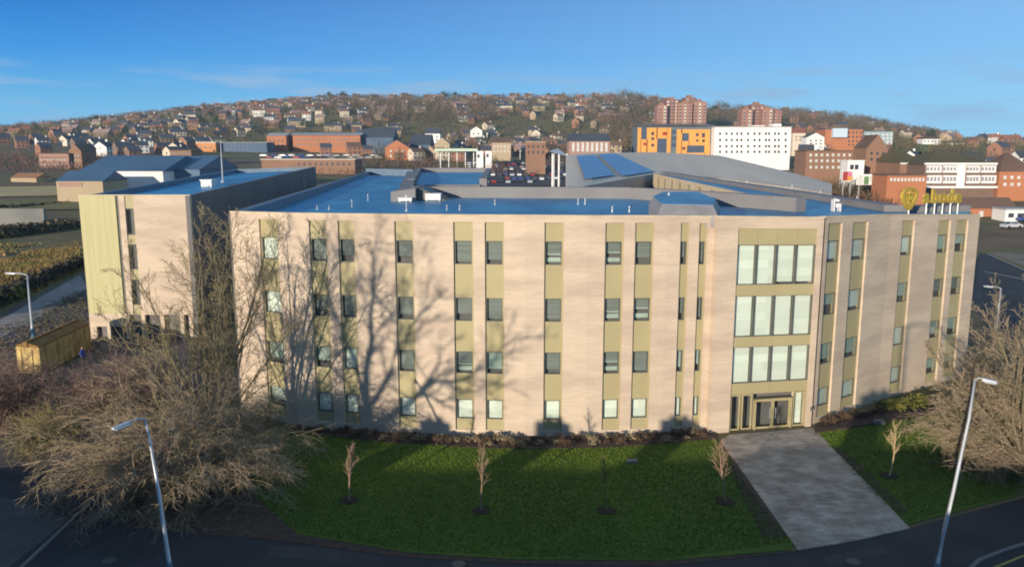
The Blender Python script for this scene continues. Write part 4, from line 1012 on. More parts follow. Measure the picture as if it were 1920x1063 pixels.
HG = mat('olive_hedge', (.1, .095, .04), .9, (.15, .12, .05), .3); HD = mat('dark_hedge', (.07, .058, .038), .9, (.05, .045, .03), .3); HBR = mat('brown_brush', (.17, .12, .06), .9, (.11, .09, .05), .2)
def gl(l): return [at_z(u, v, 0) for u, v in l]
leafmass('hedge', 'dark hedge in shade along the pale track left of the annex', 'hedge', gl([(-60, 602), (20, 562), (90, 528), (150, 504)]), 2.0, 3200, HD, 41)
leafmass('hedge', 'yellow green hedge along the left edge of the meadow', 'hedge', gl([(-60, 590), (0, 572), (38, 560)]), 1.6, 1100, mat('yellow_hedge', (.22, .2, .04), .9, (.12, .13, .03), .4), 42)
leafmass('hedge', 'long brown hedgerow behind the meadow', 'hedge', gl([(-60, 462), (40, 452), (150, 440)]), 3.6, 4200, HBR, 43, .4)
leafmass('hedge', 'dark hedgerow by the far road at the left edge', 'hedge', gl([(-60, 420), (40, 416), (150, 405)]), 4.5, 3200, HD, 44, .6)
leafmass('hedge', 'thin hedge below the tan field at the left', 'hedge', gl([(-60, 396), (40, 392), (150, 384)]), 3.0, 2200, HG, 45, .6)
def tussocks(name, label, poly, n, m, seed, h0, h1, wd):
    rnd = random.Random(seed); b = MB(); P = [at_z(u, v, .02) for u, v in poly]; x0, x1 = min(p.x for p in P), max(p.x for p in P); y0, y1 = min(p.y for p in P), max(p.y for p in P); k = 0
    while k < n:
        x, y = rnd.uniform(x0, x1), rnd.uniform(y0, y1); c = False
        for a, e in zip(P, P[1:]+P[:1]):
            if (a.y > y) != (e.y > y) and x < (e.x-a.x)*(y-a.y)/(e.y-a.y)+a.x: c = not c
        if not c: continue
        k += 1; f = .5+.5*math.sin(x*.31+math.sin(y*.2)*2)*math.sin(y*.27+1)
        for q in range(3):
            w = rnd.random()*6.283; s_ = wd*rnd.uniform(.6, 1.3); h_ = rnd.uniform(h0, h1)*(.4+f); dx, dy = math.cos(w)*s_, math.sin(w)*s_; X, Y = x+rnd.gauss(0, .3), y+rnd.gauss(0, .3)
            b.add([(X-dx, Y-dy, .02), (X+dx, Y+dy, .02), (X+rnd.gauss(0, .15), Y+rnd.gauss(0, .15), .02+h_)], [(0, 1, 2)])
    tag(b.build(name, m), label, 'grass', None, 'stuff')
tussocks('rough_grass', 'rough brown grass covering the ground left of the annex', [(-120, 520), (0, 490), (150, 448), (150, 508), (20, 566), (-120, 620)], 9000, mat('dry_grass', (.30, .2, .075), .95, (.17, .15, .05), .12), 81, .25, .8, .16)
tussocks('rough_grass', 'long dry grass between the hedgerows and the low bridge', [(-120, 470), (-60, 436), (150, 422), (150, 446), (0, 480)], 4200, MATS['dry_grass'], 83, .3, .9, .3)
tussocks('rough_grass', 'pale grass beyond the low bridge at the left', [(-120, 412), (-60, 400), (150, 390), (150, 402), (0, 412)], 4200, MATS['dry_grass'], 84, .3, .8, .5)
tussocks('rough_grass', 'low weeds on the gravel yard between track and container', [(-150, 680), (0, 615), (150, 545), (200, 640), (30, 760), (-150, 760)], 2500, mat('yard_weeds', (.2, .15, .1), .95, (.13, .12, .06), .3), 82, .06, .2, .1)
b = MB()                                                              # long low bridge at the left
p, q = at_z(-60, 440, 0), at_z(150, 428, 0)
b.box(p.x, q.x+4, p.y-6, p.y-5.2, 2.5, 6.0); br_ = thing('bridge', 'long low grey bridge with a parapet left of the annex', 'bridge', (p.x, p.y, 0)); b.build('deck', mat('grey_concrete', (.2, .2, .19), .85, (.14, .145, .14), .2), br_)
for k in range(6):
    b = MB(); x_ = p.x+4+k*(q.x-p.x)/5.5; b.box(x_, x_+1.2, p.y-5.9, p.y-5.3, 0, 2.5); b.build('pier', MATS['grey_concrete'], br_)

# ================================================================== TOWN
def wallm(name, c): return mat(name, c, .88, tuple(x*.9 for x in c), .12)
RB = wallm('orange_red_brick', (.42, .17, .085)); RB2 = wallm('brown_brick', (.26, .15, .1)); PB = wallm('pink_brick', (.36, .22, .18)); CR = wallm('cream_wall', (.62, .53, .42)); WH = wallm('white_render', (.78, .76, .73)); TN = wallm('tan_wall', (.42, .33, .22))
OR = wallm('orange_cladding', (.72, .33, .085)); SL = mat('dark_slate', (.075, .085, .11), .7, (.055, .06, .075), .1); BR = mat('brown_tiles', (.17, .1, .07), .8, (.12, .075, .055), .1); GRR = mat('pale_roof', (.36, .36, .37), .7, (.3, .3, .3), .1)
BLR = mat('blue_metal_roof', (.07, .14, .22), .5, (.055, .11, .18), .05); BLW = wallm('blue_grey_cladding', (.09, .13, .2)); WIN = mat('distant_window_glass', (.05, .06, .08), .25, spec=.6); WINL = mat('pale_window', (.6, .62, .6), .5)
RED = mat('red_panel', (.35, .05, .04), .6)
NB = {}
def town(name, label, cat, u0, u1, vt, vb, d, dep, wm, roof=None, rm=None, grid=None, wins=None, rot=0, winm=None, rh=None, group=None, sidewin=False):
    """a building whose front spans u0..u1 at distance d; roof: flat, gable (ridge along the front), gablef (gable to the front), hip"""
    p, q = at_y(u0, vt, d), at_y(u1, vt, d); zt = (p.z+q.z)/2; w = q.x-p.x
    zb = min(G(p.x, d), G(q.x, d), at_y(u0, vb, d).z)-1.5
    c = Vector(((p.x+q.x)/2, d, zb)); t = thing(name, label, cat, tuple(c), group)
    x0, x1, y0, y1 = p.x, q.x, d, d+dep
    b = MB(); b.box(x0, x1, y0, y1, zb, zt); b.build('wall', wm, t)
    e = max(.15, .02*w); rh = rh or dep*.28; b = MB(); rm = rm or SL
    if roof == 'gable': b.add([(x0-e, y0-e, zt), (x1+e, y0-e, zt), (x1+e, y1+e, zt), (x0-e, y1+e, zt), (x0-e, (y0+y1)/2, zt+rh), (x1+e, (y0+y1)/2, zt+rh)], [(0, 1, 5, 4), (2, 3, 4, 5), (0, 4, 3), (1, 2, 5), (3, 2, 1, 0)])
    elif roof == 'gablef': b.add([(x0-e, y0-e, zt), (x1+e, y0-e, zt), (x1+e, y1+e, zt), (x0-e, y1+e, zt), ((x0+x1)/2, y0-e, zt+rh), ((x0+x1)/2, y1+e, zt+rh)], [(0, 4, 5, 3), (1, 2, 5, 4), (0, 1, 4), (2, 3, 5), (3, 2, 1, 0)])
    elif roof == 'hip':
        k = min(w, dep)*.45; b.add([(x0-e, y0-e, zt), (x1+e, y0-e, zt), (x1+e, y1+e, zt), (x0-e, y1+e, zt), (x0+k, (y0+y1)/2, zt+rh), (x1-k, (y0+y1)/2, zt+rh)], [(0, 1, 5, 4), (2, 3, 4, 5), (0, 4, 3), (1, 2, 5), (3, 2, 1, 0)])
    else: b.box(x0-e*.5, x1+e*.5, y0-e*.5, y1+e*.5, zt, zt+.35)
    if roof == 'gablef':
        g = MB(); g.add([(x0, y0-e-.03, zt), (x1, y0-e-.03, zt), ((x0+x1)/2, y0-e-.03, zt+rh*.97)], [(0, 1, 2)]); g.build('gable', wm, t)
    o = b.build('roof', rm, t)
    wl = list(wins or [])
    if grid:
        us_, vs_, ww, wh = grid
        wl += [(u-ww/2, u+ww/2, v-wh/2, v+wh/2) for v in vs_ for u in us_]
    for it in wl:
        a, c_, v0, v1 = it[:4]; m = it[4] if len(it) > 4 else (winm or WIN)
        P_, Q_ = at_y(a, v0, d), at_y(c_, v1, d); b = MB(); b.box(P_.x, Q_.x, d-.12, d-.003, Q_.z, P_.z); b.build('window', m, t)
    if rot:
        t.rotation_euler = (0, 0, R(rot))
    return t
def lin(a, b, n): return [a+(b-a)*i/(n-1) for i in range(n)]
# orange and dark block
ob = town('orange_office_block', 'four storey block in orange cladding with dark glazed stair tower', 'office block', 1195, 1338, 236, 292, 345, 14, mat('grey_blue_cladding', (.14, .17, .2), .6), 'flat', SL)
def clad(u0, u1, v0, v1, m=OR, dd=.35, nm='cladding'):
    P_, Q_ = at_y(u0, v0, 345), at_y(u1, v1, 345); b = MB(); b.box(P_.x, Q_.x, 345-dd, 344.99, Q_.z, P_.z); b.build(nm, m, ob)
for r_ in [(1196, 1201, 240, 300), (1201, 1213, 262, 300), (1213, 1231, 240, 300), (1231, 1251, 240, 260), (1251, 1256.5, 240, 300), (1269, 1277, 243, 300), (1277, 1292, 243, 250), (1277, 1292, 265, 273), (1292, 1330, 243, 273), (1277, 1287, 273, 300), (1321, 1330, 273, 300), (1287, 1321, 287, 300)]: clad(*r_)
for r_ in [(1221, 1226, 248, 254), (1221, 1226, 258, 263), (1221, 1226, 270, 275), (1305, 1309, 250, 256), (1316, 1321, 250, 258), (1305, 1309, 262, 266), (1316, 1321, 262, 267), (1279, 1284, 276, 281)]: clad(*r_, m=WIN, dd=.45, nm='window')
for r_ in [(1242, 1250, 248, 254), (1206, 1213, 268, 273)]: clad(*r_, m=RED, dd=.45, nm='panel')
for r_ in [(1201, 1213, 239, 261), (1231, 1251, 261, 286), (1277, 1292, 251, 264), (1287, 1320, 274, 286), (1258, 1268, 244, 252), (1258, 1268, 256, 264), (1258, 1268, 268, 276)]: clad(*r_, m=mat('dark_glazing', (.08, .1, .15), .25, spec=.6), dd=.1, nm='window')
clad(1195, 1332, 233, 238, SL, .6, 'cornice')
# white block
wb = town('white_office_block', 'long white four storey block with small dark windows', 'office block', 1340, 1484, 239, 292, 340, 14, WH, 'flat', GRR, grid=([1350, 1362, 1372, 1382, 1390, 1402.6, 1414.5, 1424, 1436, 1442, 1453, 1460, 1473], [251, 263, 274.5, 285], 3.2, 4.6))
for u0, u1, v0 in [(1408, 1431, 236), (1447, 1462, 233)]:
    P_, Q_ = at_y(u0, v0, 346), at_y(u1, 241, 346); b = MB(); b.box(P_.x, Q_.x, 344, 350, Q_.z-1, P_.z); b.build('plant_room', WH, wb)
# tower blocks
def tower(label, slabs, vb, d):
    t = thing('tower_block', label, 'tower block', tuple(at_y(slabs[0][0], vb, d)), 'brick tower blocks')
    for i, (u0, u1, vt, dd, m) in enumerate(slabs):
        P_, Q_ = at_y(u0, vt, d+dd), at_y(u1, vb, d+dd); b = MB(); b.box(P_.x+.02*i, Q_.x+.02*i, d+dd, d+dd+14, G(P_.x, d)-4, P_.z)
        b.build('slab', m, t); b = MB(); w = (Q_.x-P_.x)
        b.box(P_.x+w*.3, P_.x+w*.7, d+dd+3, d+dd+8, P_.z, P_.z+2.2); b.build('roof_plant', RB2, t)
        for k in range(max(2, int((u1-u0)/7))):
            n_ = max(2, int((u1-u0)/7)); a = P_.x+w*(k+.5)/n_
            b = MB(); b.box(a-.85, a+.85, d+dd-.15, d+dd-.01, Q_.z, P_.z-1.2); o = b.build('window_bay', CR if (i+k) % 2 else PB, t)
            b = MB(); nz = int((P_.z-Q_.z)/2.8)
            for z_ in range(nz): b.box(a-.7, a+.7, d+dd-.2, d+dd-.16, Q_.z+z_*2.8+.8, Q_.z+z_*2.8+2.0)
            b.build('glazing', WIN, o)
TB = wallm('tower_brick', (.32, .17, .13)); TB2 = wallm('dark_tower_brick', (.22, .11, .09))
tower('larger pair of stepped red brick tower blocks behind the orange block', [(1233, 1250, 197, 0, TB), (1249, 1271, 187, 6, TB2), (1272, 1297, 194, 0, TB), (1284, 1303, 183, 12, TB2), (1301, 1323, 191, 3, TB)], 240, 700)
tower('smaller stepped red brick tower block behind the white block', [(1392, 1410, 205, 0, TB), (1409, 1431, 196, 6, TB2), (1430, 1449, 204, 0, TB), (1447, 1464, 208, 4, TB)], 240, 700)
# right side
ap = town('apartment_block', 'red brick apartment block with pale blue bay left of the teal block', 'apartment block', 1548, 1618, 243, 276, 480, 14, RB, 'flat', SL, grid=(lin(1592, 1614, 4), [249, 257, 265, 272], 2.6, 3.6))
P_, Q_ = at_y(1562, 241, 478), at_y(1588, 258, 478); b = MB(); b.box(P_.x, Q_.x, 477.5, 479.9, Q_.z, P_.z); b.build('bay', wallm('pale_blue_cladding', (.5, .6, .68)), ap)
tl = town('apartment_block', 'teal grey apartment block with white window columns', 'apartment block', 1621, 1675, 247, 277, 480, 14, wallm('teal_cladding', (.3, .38, .4)), 'flat', SL, grid=([1628, 1638, 1646, 1656, 1664, 1671], [253, 260, 267, 273], 3.6, 4.2), winm=WINL)
town('gabled_house', 'white gabled house right of the white office block', 'house', 1513, 1546, 258, 274, 430, 9, WH, 'gablef', SL, grid=([1520, 1530, 1539], [264, 270], 2.4, 3))
town('gabled_house', 'cream house with red roof beside the white office block', 'house', 1487, 1511, 250, 268, 450, 9, CR, 'gable', wallm('red_tiles', (.3, .11, .07)), grid=([1493, 1500, 1507], [257, 263], 2, 2.6))
town('brick_terrace', 'row of brown brick shops left of the billboard', 'shops', 1512, 1665, 284, 325, 250, 10, RB2, 'flat', BR, grid=(lin(1520, 1656, 14), [291, 302, 314], 4, 5), winm=WINL)
town('brick_terrace', 'brick building with a tall gable right of the shops', 'shops', 1625, 1665, 278, 320, 240, 9, RB2, 'gablef', BR, grid=([1634, 1645, 1656], [288, 299], 3.5, 5), rh=4)
town('white_panel_building', 'small white flat panel building above the billboard', 'kiosk', 1590, 1621, 303, 320, 228, 5, WH, 'flat', WH, wins=[(1594, 1600, 309, 318), (1603, 1609, 309, 318)])
def board(label, u0, u1, v0, v1, d, parts):
    P_, Q_ = at_y(u0, v0, d), at_y(u1, v1, d); t = thing('billboard', label, 'billboard', (P_.x, d, Q_.z-3))
    b = MB(); b.box(P_.x, Q_.x, d, d+.3, Q_.z, P_.z); b.build('frame', WHITE, t)
    for k in (.15, .85):
        x_ = P_.x+(Q_.x-P_.x)*k; b = MB(); b.box(x_-.12, x_+.12, d+.05, d+.25, G(x_, d)-.2, Q_.z); b.build('post', METAL, t)
    for (a, c_, e, f_, m) in parts:
        b = MB(); b.box(P_.x+(Q_.x-P_.x)*a, P_.x+(Q_.x-P_.x)*c_, d-.05, d-.005, Q_.z+(P_.z-Q_.z)*e, Q_.z+(P_.z-Q_.z)*f_); b.build('poster', m, t)
board('billboard with red and orange poster', 1580, 1598, 321, 340, 205, [(.05, .5, .05, .95, RED), (.5, .95, .05, .5, mat('orange_poster', (.7, .3, .06), .6)), (.5, .95, .5, .95, mat('pink_poster', (.6, .2, .3), .6))])
board('pair of white hoardings with green centre right of the red poster', 1607, 1642, 327, 347, 200, [(.38, .62, .05, .8, mat('green_poster', (.12, .25, .1), .6)), (.05, .33, .1, .9, WINL), (.66, .95, .3, .9, WINL)])
hp = town('school_building', 'wide building with a brown hipped roof and two white window bands', 'building', 1735, 1868, 309, 357, 215, 22, mat('purple_brown_brick', (.2, .13, .1), .85), 'hip', mat('mossy_brown_roof', (.11, .09, .05), .9, (.085, .075, .035), .1), rh=4.0)
def hb(u0, u1, v0, v1, m, dd, nm):
    P_, Q_ = at_y(u0, v0, 215), at_y(u1, v1, 215); b = MB(); b.box(P_.x, Q_.x, 215-dd, 214.99, Q_.z, P_.z); return b.build(nm, m, hp)
for a, c_ in [(1737, 1764), (1768, 1794), (1812, 1836), (1840, 1866)]:
    for v0, v1 in ((311, 324), (329, 344)):
        o = hb(a, c_, v0, v1, WH, .3, 'window_band')
        for k in range(4):
            x_ = a+(c_-a)*(k+.5)/4; P_, Q_ = at_y(x_-1.8, v0+3, 214.5), at_y(x_+1.8, v1-4, 214.5); b = MB(); b.box(P_.x, Q_.x, 214.6, 214.69, Q_.z, P_.z); b.build('pane', mat('grey_pane', (.3, .3, .34), .3), o)
hb(1796, 1806, 309, 352, WH, .35, 'stair_panel'); hb(1733, 1868, 349, 353, WH, .6, 'fascia'); hb(1733, 1868, 305.5, 309.5, WH, .6, 'gutter')
town('school_wing', 'brick wing with a brown hipped roof left of the white window bands', 'building', 1688, 1735, 306, 345, 225, 20, RB2, 'hip', MATS['mossy_brown_roof'], rh=4.2, wins=[(1688, 1735, 305.5, 308, WH), (1702, 1732, 321, 325, WH)])
town('low_brick_building', 'low brick building with a row of pale windows in front of the hipped roof', 'building', 1664, 1738, 330, 362, 190, 8, RB, 'flat', BR, grid=(lin(1671, 1731, 10), [337], 3.4, 6), winm=WINL)
town('brick_house', 'red brick house at the right edge behind the car park', 'house', 1874, 1945, 322, 358, 215, 12, RB, 'hip', BR, rh=5, grid=(lin(1884, 1936, 5), [333, 346], 5, 6), winm=WINL)
town('shop_row', 'long low orange brick shop row under a brown roof at the right edge', 'shops', 1790, 1905, 391, 418, 185, 7, RB, 'gable', BR, rh=2.4, wins=[(1836, 1842, 396, 412, WINL), (1861, 1867, 396, 414), (1802, 1820, 398, 408)])
town('small_white_building', 'small white flat building at the right edge', 'kiosk', 1886, 1940, 394, 418, 176, 5, WH, 'flat', GRR, wins=[(1891, 1900, 400, 408), (1908, 1922, 400, 408)])
# centre
town('market_hall', 'pink brick hall with white pilasters and a dark roof behind the solar roof', 'hall', 1067, 1144, 265, 292, 330, 14, PB, 'gable', SL, rh=3, grid=(lin(1075, 1137, 8), [276], 4, 17), winm=WINL)
town('brick_building', 'narrow brown brick building left of the white canopy', 'building', 986, 1023, 267, 305, 330, 10, RB2, 'flat', TN, grid=(lin(991, 1018, 4), [275, 286], 3, 5))
town('gabled_brick_house', 'orange brick house with its gable to the viewer in front of a long dark roof', 'house', 722, 767, 277, 302, 430, 12, RB, 'gablef', SL, rh=4.0, grid=([733, 744, 755], [284, 293], 3.5, 4.5), winm=WINL)
town('long_roofed_building', 'dark blue roofed building right of the orange gabled house', 'building', 768, 806, 272, 300, 450, 26, BLW, 'gable', SL, rh=6, grid=(lin(773, 801, 5), [279, 288], 3, 4))
town('factory', 'long orange red brick factory with regular windows and a pale roof edge', 'factory', 548, 675, 254, 281, 520, 18, RB, 'gable', GRR, rh=1.8, grid=(lin(556, 668, 17), [262, 271], 3, 5), winm=mat('dull_window', (.22, .17, .15), .5))
town('dark_shed', 'dark shed joined to the right end of the orange red factory', 'shed', 676, 737, 258, 275, 525, 24, BLW, 'gable', SL, rh=6)
town('white_house', 'white house above the orange gabled house', 'house', 797, 825, 251, 270, 500, 10, WH, 'gable', SL, rh=3.5, grid=([803, 811, 819], [257, 263], 2.4, 3))
town('white_gabled_house', 'white gabled house with green side roof near the centre', 'house', 882, 904, 245, 262, 640, 12, WH, 'gablef', mat('green_roof', (.05, .2, .15), .7), rh=3, grid=([888, 897], [251], 2.6, 3))
town('stone_gable_house', 'grey tan gabled house under the white house', 'house', 815, 843, 270, 292, 440, 12, TN, 'gablef', SL, rh=3.5, grid=([822, 829, 836], [278], 2.4, 3.4))
town('tan_house', 'tan house with many windows right of the petrol canopy', 'house', 922, 958, 268, 295, 400, 12, TN, 'gable', BR, rh=3, grid=(lin(927, 953, 5), [275, 284], 2.5, 3.5), winm=WINL)
t = thing('petrol_canopy', 'flat white and green canopy of a filling station on thin columns', 'canopy', tuple(at_y(818, 292, 360)))
P_, Q_ = at_y(818, 279, 360), at_y(896, 284, 360); b = MB(); b.box(P_.x, Q_.x, 356, 368, Q_.z, P_.z); b.build('roof', mat('pale_green_fascia', (.5, .62, .5), .5), t)
for k in range(5):
    x_ = P_.x+(Q_.x-P_.x)*(k+.5)/5; b = MB(); b.box(x_-.2, x_+.2, 359, 359.4, G(x_, 360)-.5, Q_.z); b.build('column', WHITE, t)
town('kiosk', 'white kiosk under the right end of the filling station canopy', 'kiosk', 893, 906, 285, 300, 345, 5, WH, 'flat', WH, wins=[(895, 899, 290, 296)])
town('kiosk', 'white kiosk standing alone right of the filling station', 'kiosk', 910, 922, 285, 299, 345, 5, WH, 'flat', WH, wins=[(912, 916, 289, 295)])
t = thing('steel_canopy', 'white steel entrance canopy with a pointed sail roof left of the solar panels', 'canopy', tuple(at_y(1045, 318, 250)))
P_ = at_y(1030, 285, 250); Q_ = at_y(1066, 285, 250)
b = MB(); zt = P_.z; b.add([(P_.x, 248, zt), (Q_.x, 248, zt-1.5), (Q_.x, 262, zt-1.2), (P_.x+1, 262, zt+.4), ((P_.x+Q_.x)/2, 255, zt+1.1)], [(0, 1, 4), (1, 2, 4), (2, 3, 4), (3, 0, 4), (0, 3, 2, 1)]); b.build('sail_roof', mat('pale_steel', (.5, .52, .55), .5), t)
for x_, y_ in [(P_.x+1, 249), ((P_.x+Q_.x)/2, 249), (Q_.x-.5, 249), (P_.x+2, 261)]:
    b = MB(); b.tube([(x_, y_, G(x_, y_)-.5), (x_, y_, zt-.6)], .3, 8); b.build('post', WHITE, t)
# left
og = town('blue_glass_offices', 'blue grey office building with a pale roof left of the red factory', 'office block', 405, 500, 268, 296, 490, 16, BLW, 'flat', GRR, grid=(lin(412, 494, 12), [274, 281, 289], 4, 3.4), winm=mat('blue_glazing', (.07, .12, .22), .2, spec=.7))
town('orange_brick_block', 'orange brick stair block with a white top left of the blue grey offices', 'office block', 367, 404, 268, 300, 485, 12, wallm('bright_orange_brick', (.55, .25, .1)), 'flat', WH, grid=([375, 385, 395], [277, 288], 3, 4))
town('brick_workshop', 'brick workshop between the blue grey offices and the factory', 'workshop', 500, 536, 255, 285, 515, 16, RB, 'gable', GRR, rh=2, grid=(lin(506, 530, 4), [264, 273], 3, 4))
town('apartment_block', 'pinkish apartment block with horizontal bands at the left', 'apartment block', 72, 128, 289, 325, 330, 12, PB, 'flat', BR, wins=[(74, 126, 294, 297, RB2), (74, 126, 303, 306, RB2), (74, 126, 312, 315, RB2)], grid=(lin(78, 122, 8), [300, 309, 318], 3, 3.4))
town('apartment_block', 'darker brick block joined to the pinkish apartments', 'apartment block', 129, 152, 284, 322, 332, 12, RB2, 'gablef', BR, rh=3, grid=([135, 141, 147], [292, 301, 311], 2.6, 3.4))
wh = town('warehouse', 'warehouse with blue roof and sloping white gable wall', 'warehouse', 150, 305, 321, 350, 232, 34, WH, 'gable', BLR, rh=4.4, wins=[(226, 230, 338, 347)])
town('warehouse', 'blue clad warehouse with a blue roof behind the annex roof', 'warehouse', 306, 374, 318, 345, 240, 34, mat('blue_cladding', (.08, .15, .24), .6), 'gable', BLR, rh=4)
town('warehouse', 'low warehouse with a dark blue roof in front of the white gable wall', 'warehouse', 105, 192, 340, 352, 215, 14, TN, 'gable', BLR, rh=2.6, wins=[(110, 155, 342, 350, PB)])
town('white_shed', 'long white roofed shed above the blue warehouse', 'shed', 258, 318, 296, 303, 300, 14, WH, 'flat', WH)
town('brown_brick_block', 'dark brown brick block right of the white roofed shed', 'building', 318, 358, 283, 302, 350, 12, RB2, 'flat', BR, grid=(lin(323, 353, 6), [288, 295], 3, 3))
town('low_tan_shed', 'low terracotta roofed shed at the left above the tan field', 'shed', 20, 68, 334, 345, 270, 9, TN, 'gable', wallm('terracotta_tiles', (.36, .17, .09)), rh=1.6)
town('flat_roof_terrace', 'long pale flat roofed terrace behind the annex roof', 'building', 490, 665, 300, 318, 330, 16, RB2, 'flat', wallm('sandy_roof', (.6, .52, .42)), grid=(lin(560, 655, 10), [308], 4, 5))
# white-banded buildings far right on the hill
for (u0, u1, vt, lb) in [(1731, 1764, 261, 'first of three white villas on the right hillside'), (1778, 1812, 268, 'second of three white villas on the right hillside'), (1830, 1853, 270, 'last of three white villas on the right hillside')]:
    town('white_villa', lb, 'villa', u0, u1, vt, vt+9, 560, 12, WH, 'gable', BR, rh=1.5, grid=(lin(u0+3, u1-3, 5), [vt+4], 2.4, 2.4), group='white villas on the right hillside')

# cars
def car_proto(paint, name='parked_car'):
    b = MB()
    prof = [(-2.1, .35), (-2.1, .75), (-1.9, .92), (-1.2, .98), (-.7, 1.4), (.75, 1.42), (1.35, .98), (2.0, .85), (2.1, .6), (2.1, .35)]
    n = len(prof); vs = [(x, -.85 if z < 1.1 else -.68, z) for x, z in prof]+[(x, .85 if z < 1.1 else .68, z) for x, z in prof]
    b.add(vs, [tuple(range(n)), tuple(range(2*n-1, n-1, -1))]+[(i, i+n, (i+1) % n+n, (i+1) % n) for i in range(n)], 0)
    for s in (-1, 1):
        b.add([(-1.0, s*.84, 1.0), (1.15, s*.84, 1.0), (.68, s*.72, 1.36), (-.62, s*.72, 1.36)], [(0, 1, 2, 3)], 1)
        for x in (-1.3, 1.3): b.tube([(x, s*.7, .33), (x, s*.9, .33)], .33, 10, mi=2)
    b.add([(-1.2, -.76, 1.0), (-1.2, .76, 1.0), (-.72, .64, 1.385), (-.72, -.64, 1.385)], [(0, 1, 2, 3)], 1)
    b.add([(1.33, -.76, 1.01), (1.33, .76, 1.01), (.8, .64, 1.405), (.8, -.64, 1.405)], [(0, 1, 2, 3)], 1)
    for v in range(len(b.v)): pass
    return b.build(name, [paint, WIN, mat('tyre_rubber', (.02, .02, .02), .9)])
paints = [('white', (.75, .75, .75)), ('silver', (.45, .47, .5)), ('black', (.02, .02, .025)), ('blue', (.03, .07, .25)), ('red', (.35, .03, .02)), ('dark grey', (.08, .085, .09))]
cars = {}
for nm, c in paints:
    cars[nm] = car_proto(mat('car_paint_'+nm.replace(' ', '_'), c, .3, c, spec=.6)); cars[nm].name = 'parked_car'
used = {}
def put_car(u, v, rz, nm, where):
    p = on_ground(u, v)
    if p is None: return
    lb = f'{nm} car parked {where}'
    if nm not in used: o = cars[nm]; used[nm] = 1; o.location = p; o.rotation_euler = (0, 0, rz); tag(o, lb, 'car', 'parked cars')
    else: o = dup(cars[nm], p, rz, 1.0, lb, 'parked cars')
rnd = random.Random(77); names = [p_[0] for p_ in paints]
for row, v in enumerate([344, 338, 331, 325, 320, 316, 312, 309]):
    uu = 912 if row < 4 else 880
    while uu < 1062:
        step = 4.8/ (F/ max(150, on_ground(uu, v).y)) if False else F*2.7/on_ground(uu, v).y
        if rnd.random() < (.88 if uu < 985 else .55): put_car(uu, v+rnd.uniform(-.5, .5), R(90)+rnd.gauss(0, .05), rnd.choice(names if row < 4 else ['white', 'silver', 'red', 'black', 'white']), f'in row {["one", "two", "three", "four", "five", "six", "seven", "eight"][row]} of the car park behind the offices')
        uu += step
for i in range(26):
    put_car(495+i*8.6+rnd.uniform(-1, 1), 298 if i % 2 else 294, rnd.uniform(-.2, .2), rnd.choice(names), 'along the road in front of the orange red factory')
for i in range(7): put_car(1808+i*14, 366+i*1.4, R(10)+rnd.gauss(0, .1), rnd.choice(['dark grey', 'black', 'silver', 'white']), 'in front of the white window bands')
put_car(1896, 429, R(10), 'silver', 'at the right edge by the small white building')
put_car(1925, 417, R(5), 'blue', 'behind the silver car at the right edge')
put_car(1650, 352, R(20), 'white', 'below the white hoardings')
put_car(1668, 358, R(10), 'silver', 'below the low brick building')

# ---- houses on the hill
def house_proto(wm, rm, w, dp, h, rh, chim=True, wins=True):
    b = MB(); b.box(-w/2, w/2, -dp/2, dp/2, -3, h, 0); e = .3
    b.add([(-w/2-e, -dp/2-e, h-.1), (w/2+e, -dp/2-e, h-.1), (w/2+e, dp/2+e, h-.1), (-w/2-e, dp/2+e, h-.1), (-w/2-e, 0, h+rh), (w/2+e, 0, h+rh)], [(0, 1, 5, 4), (2, 3, 4, 5), (0, 4, 3), (1, 2, 5), (3, 2, 1, 0)], 1)
    b.add([(-w/2-e-.03, -dp/2, h-.05), (-w/2-e-.03, dp/2, h-.05), (-w/2-e-.03, 0, h+rh*.9)], [(0, 2, 1)], 0); b.add([(w/2+e+.03, -dp/2, h-.05), (w/2+e+.03, dp/2, h-.05), (w/2+e+.03, 0, h+rh*.9)], [(0, 1, 2)], 0)
    if chim: b.box(w*.28, w*.28+.9, -.5, .5, h+rh*.5, h+rh+1.2, 0)
    for s in (-1, 1):
        k = max(2, int(w/2.6))
        for i in range(k):
            x = -w/2+w*(i+.5)/k
            for z in ([1.0, 3.7] if h > 4 else [1.0]): b.box(x-.55, x+.55, s*dp/2-.06, s*dp/2+.06, z, z+1.2, 2)
    for s in (-1, 1):
        for z in ([3.7] if h > 4 else [1.0]): b.box(s*w/2-.06, s*w/2+.06, -.6, .6, z, z+1.2, 2)
    return b.build('hillside_house', [wm, rm, WIN])
RT_ = wallm('red_roof_tiles', (.27, .12, .08)); PKT = wallm('pinkish_brown_tiles', (.3, .2, .18))
HBK = wallm('muted_red_brick', (.30, .155, .1)); HB2 = wallm('muted_brown_brick', (.22, .15, .11))
PR = [('red brick', 'slate', HBK, SL, 8, 8, 5.6, 3.2), ('red brick', 'brown', HBK, BR, 9, 8, 5.4, 3), ('brown brick', 'slate', HB2, SL, 9, 8, 5.6, 3.2), ('white', 'slate', WH, SL, 9, 7.5, 5.3, 3), ('white', 'red', WH, RT_, 8, 8, 5.3, 3),
      ('cream', 'brown', CR, BR, 9, 8, 5.4, 2.8), ('tan', 'pinkish', TN, PKT, 10, 8, 5.2, 3.2), ('cream', 'slate', CR, SL, 13, 8, 5.6, 3), ('red brick', 'pinkish', HBK, PKT, 16, 8, 5.6, 3), ('tan', 'slate', TN, SL, 18, 8, 5.6, 3.4)]
hp_ = [house_proto(a[2], a[3], *a[4:]) for a in PR]; hu = [0]*len(PR)
rnd = random.Random(101); placed = []; NH = 0
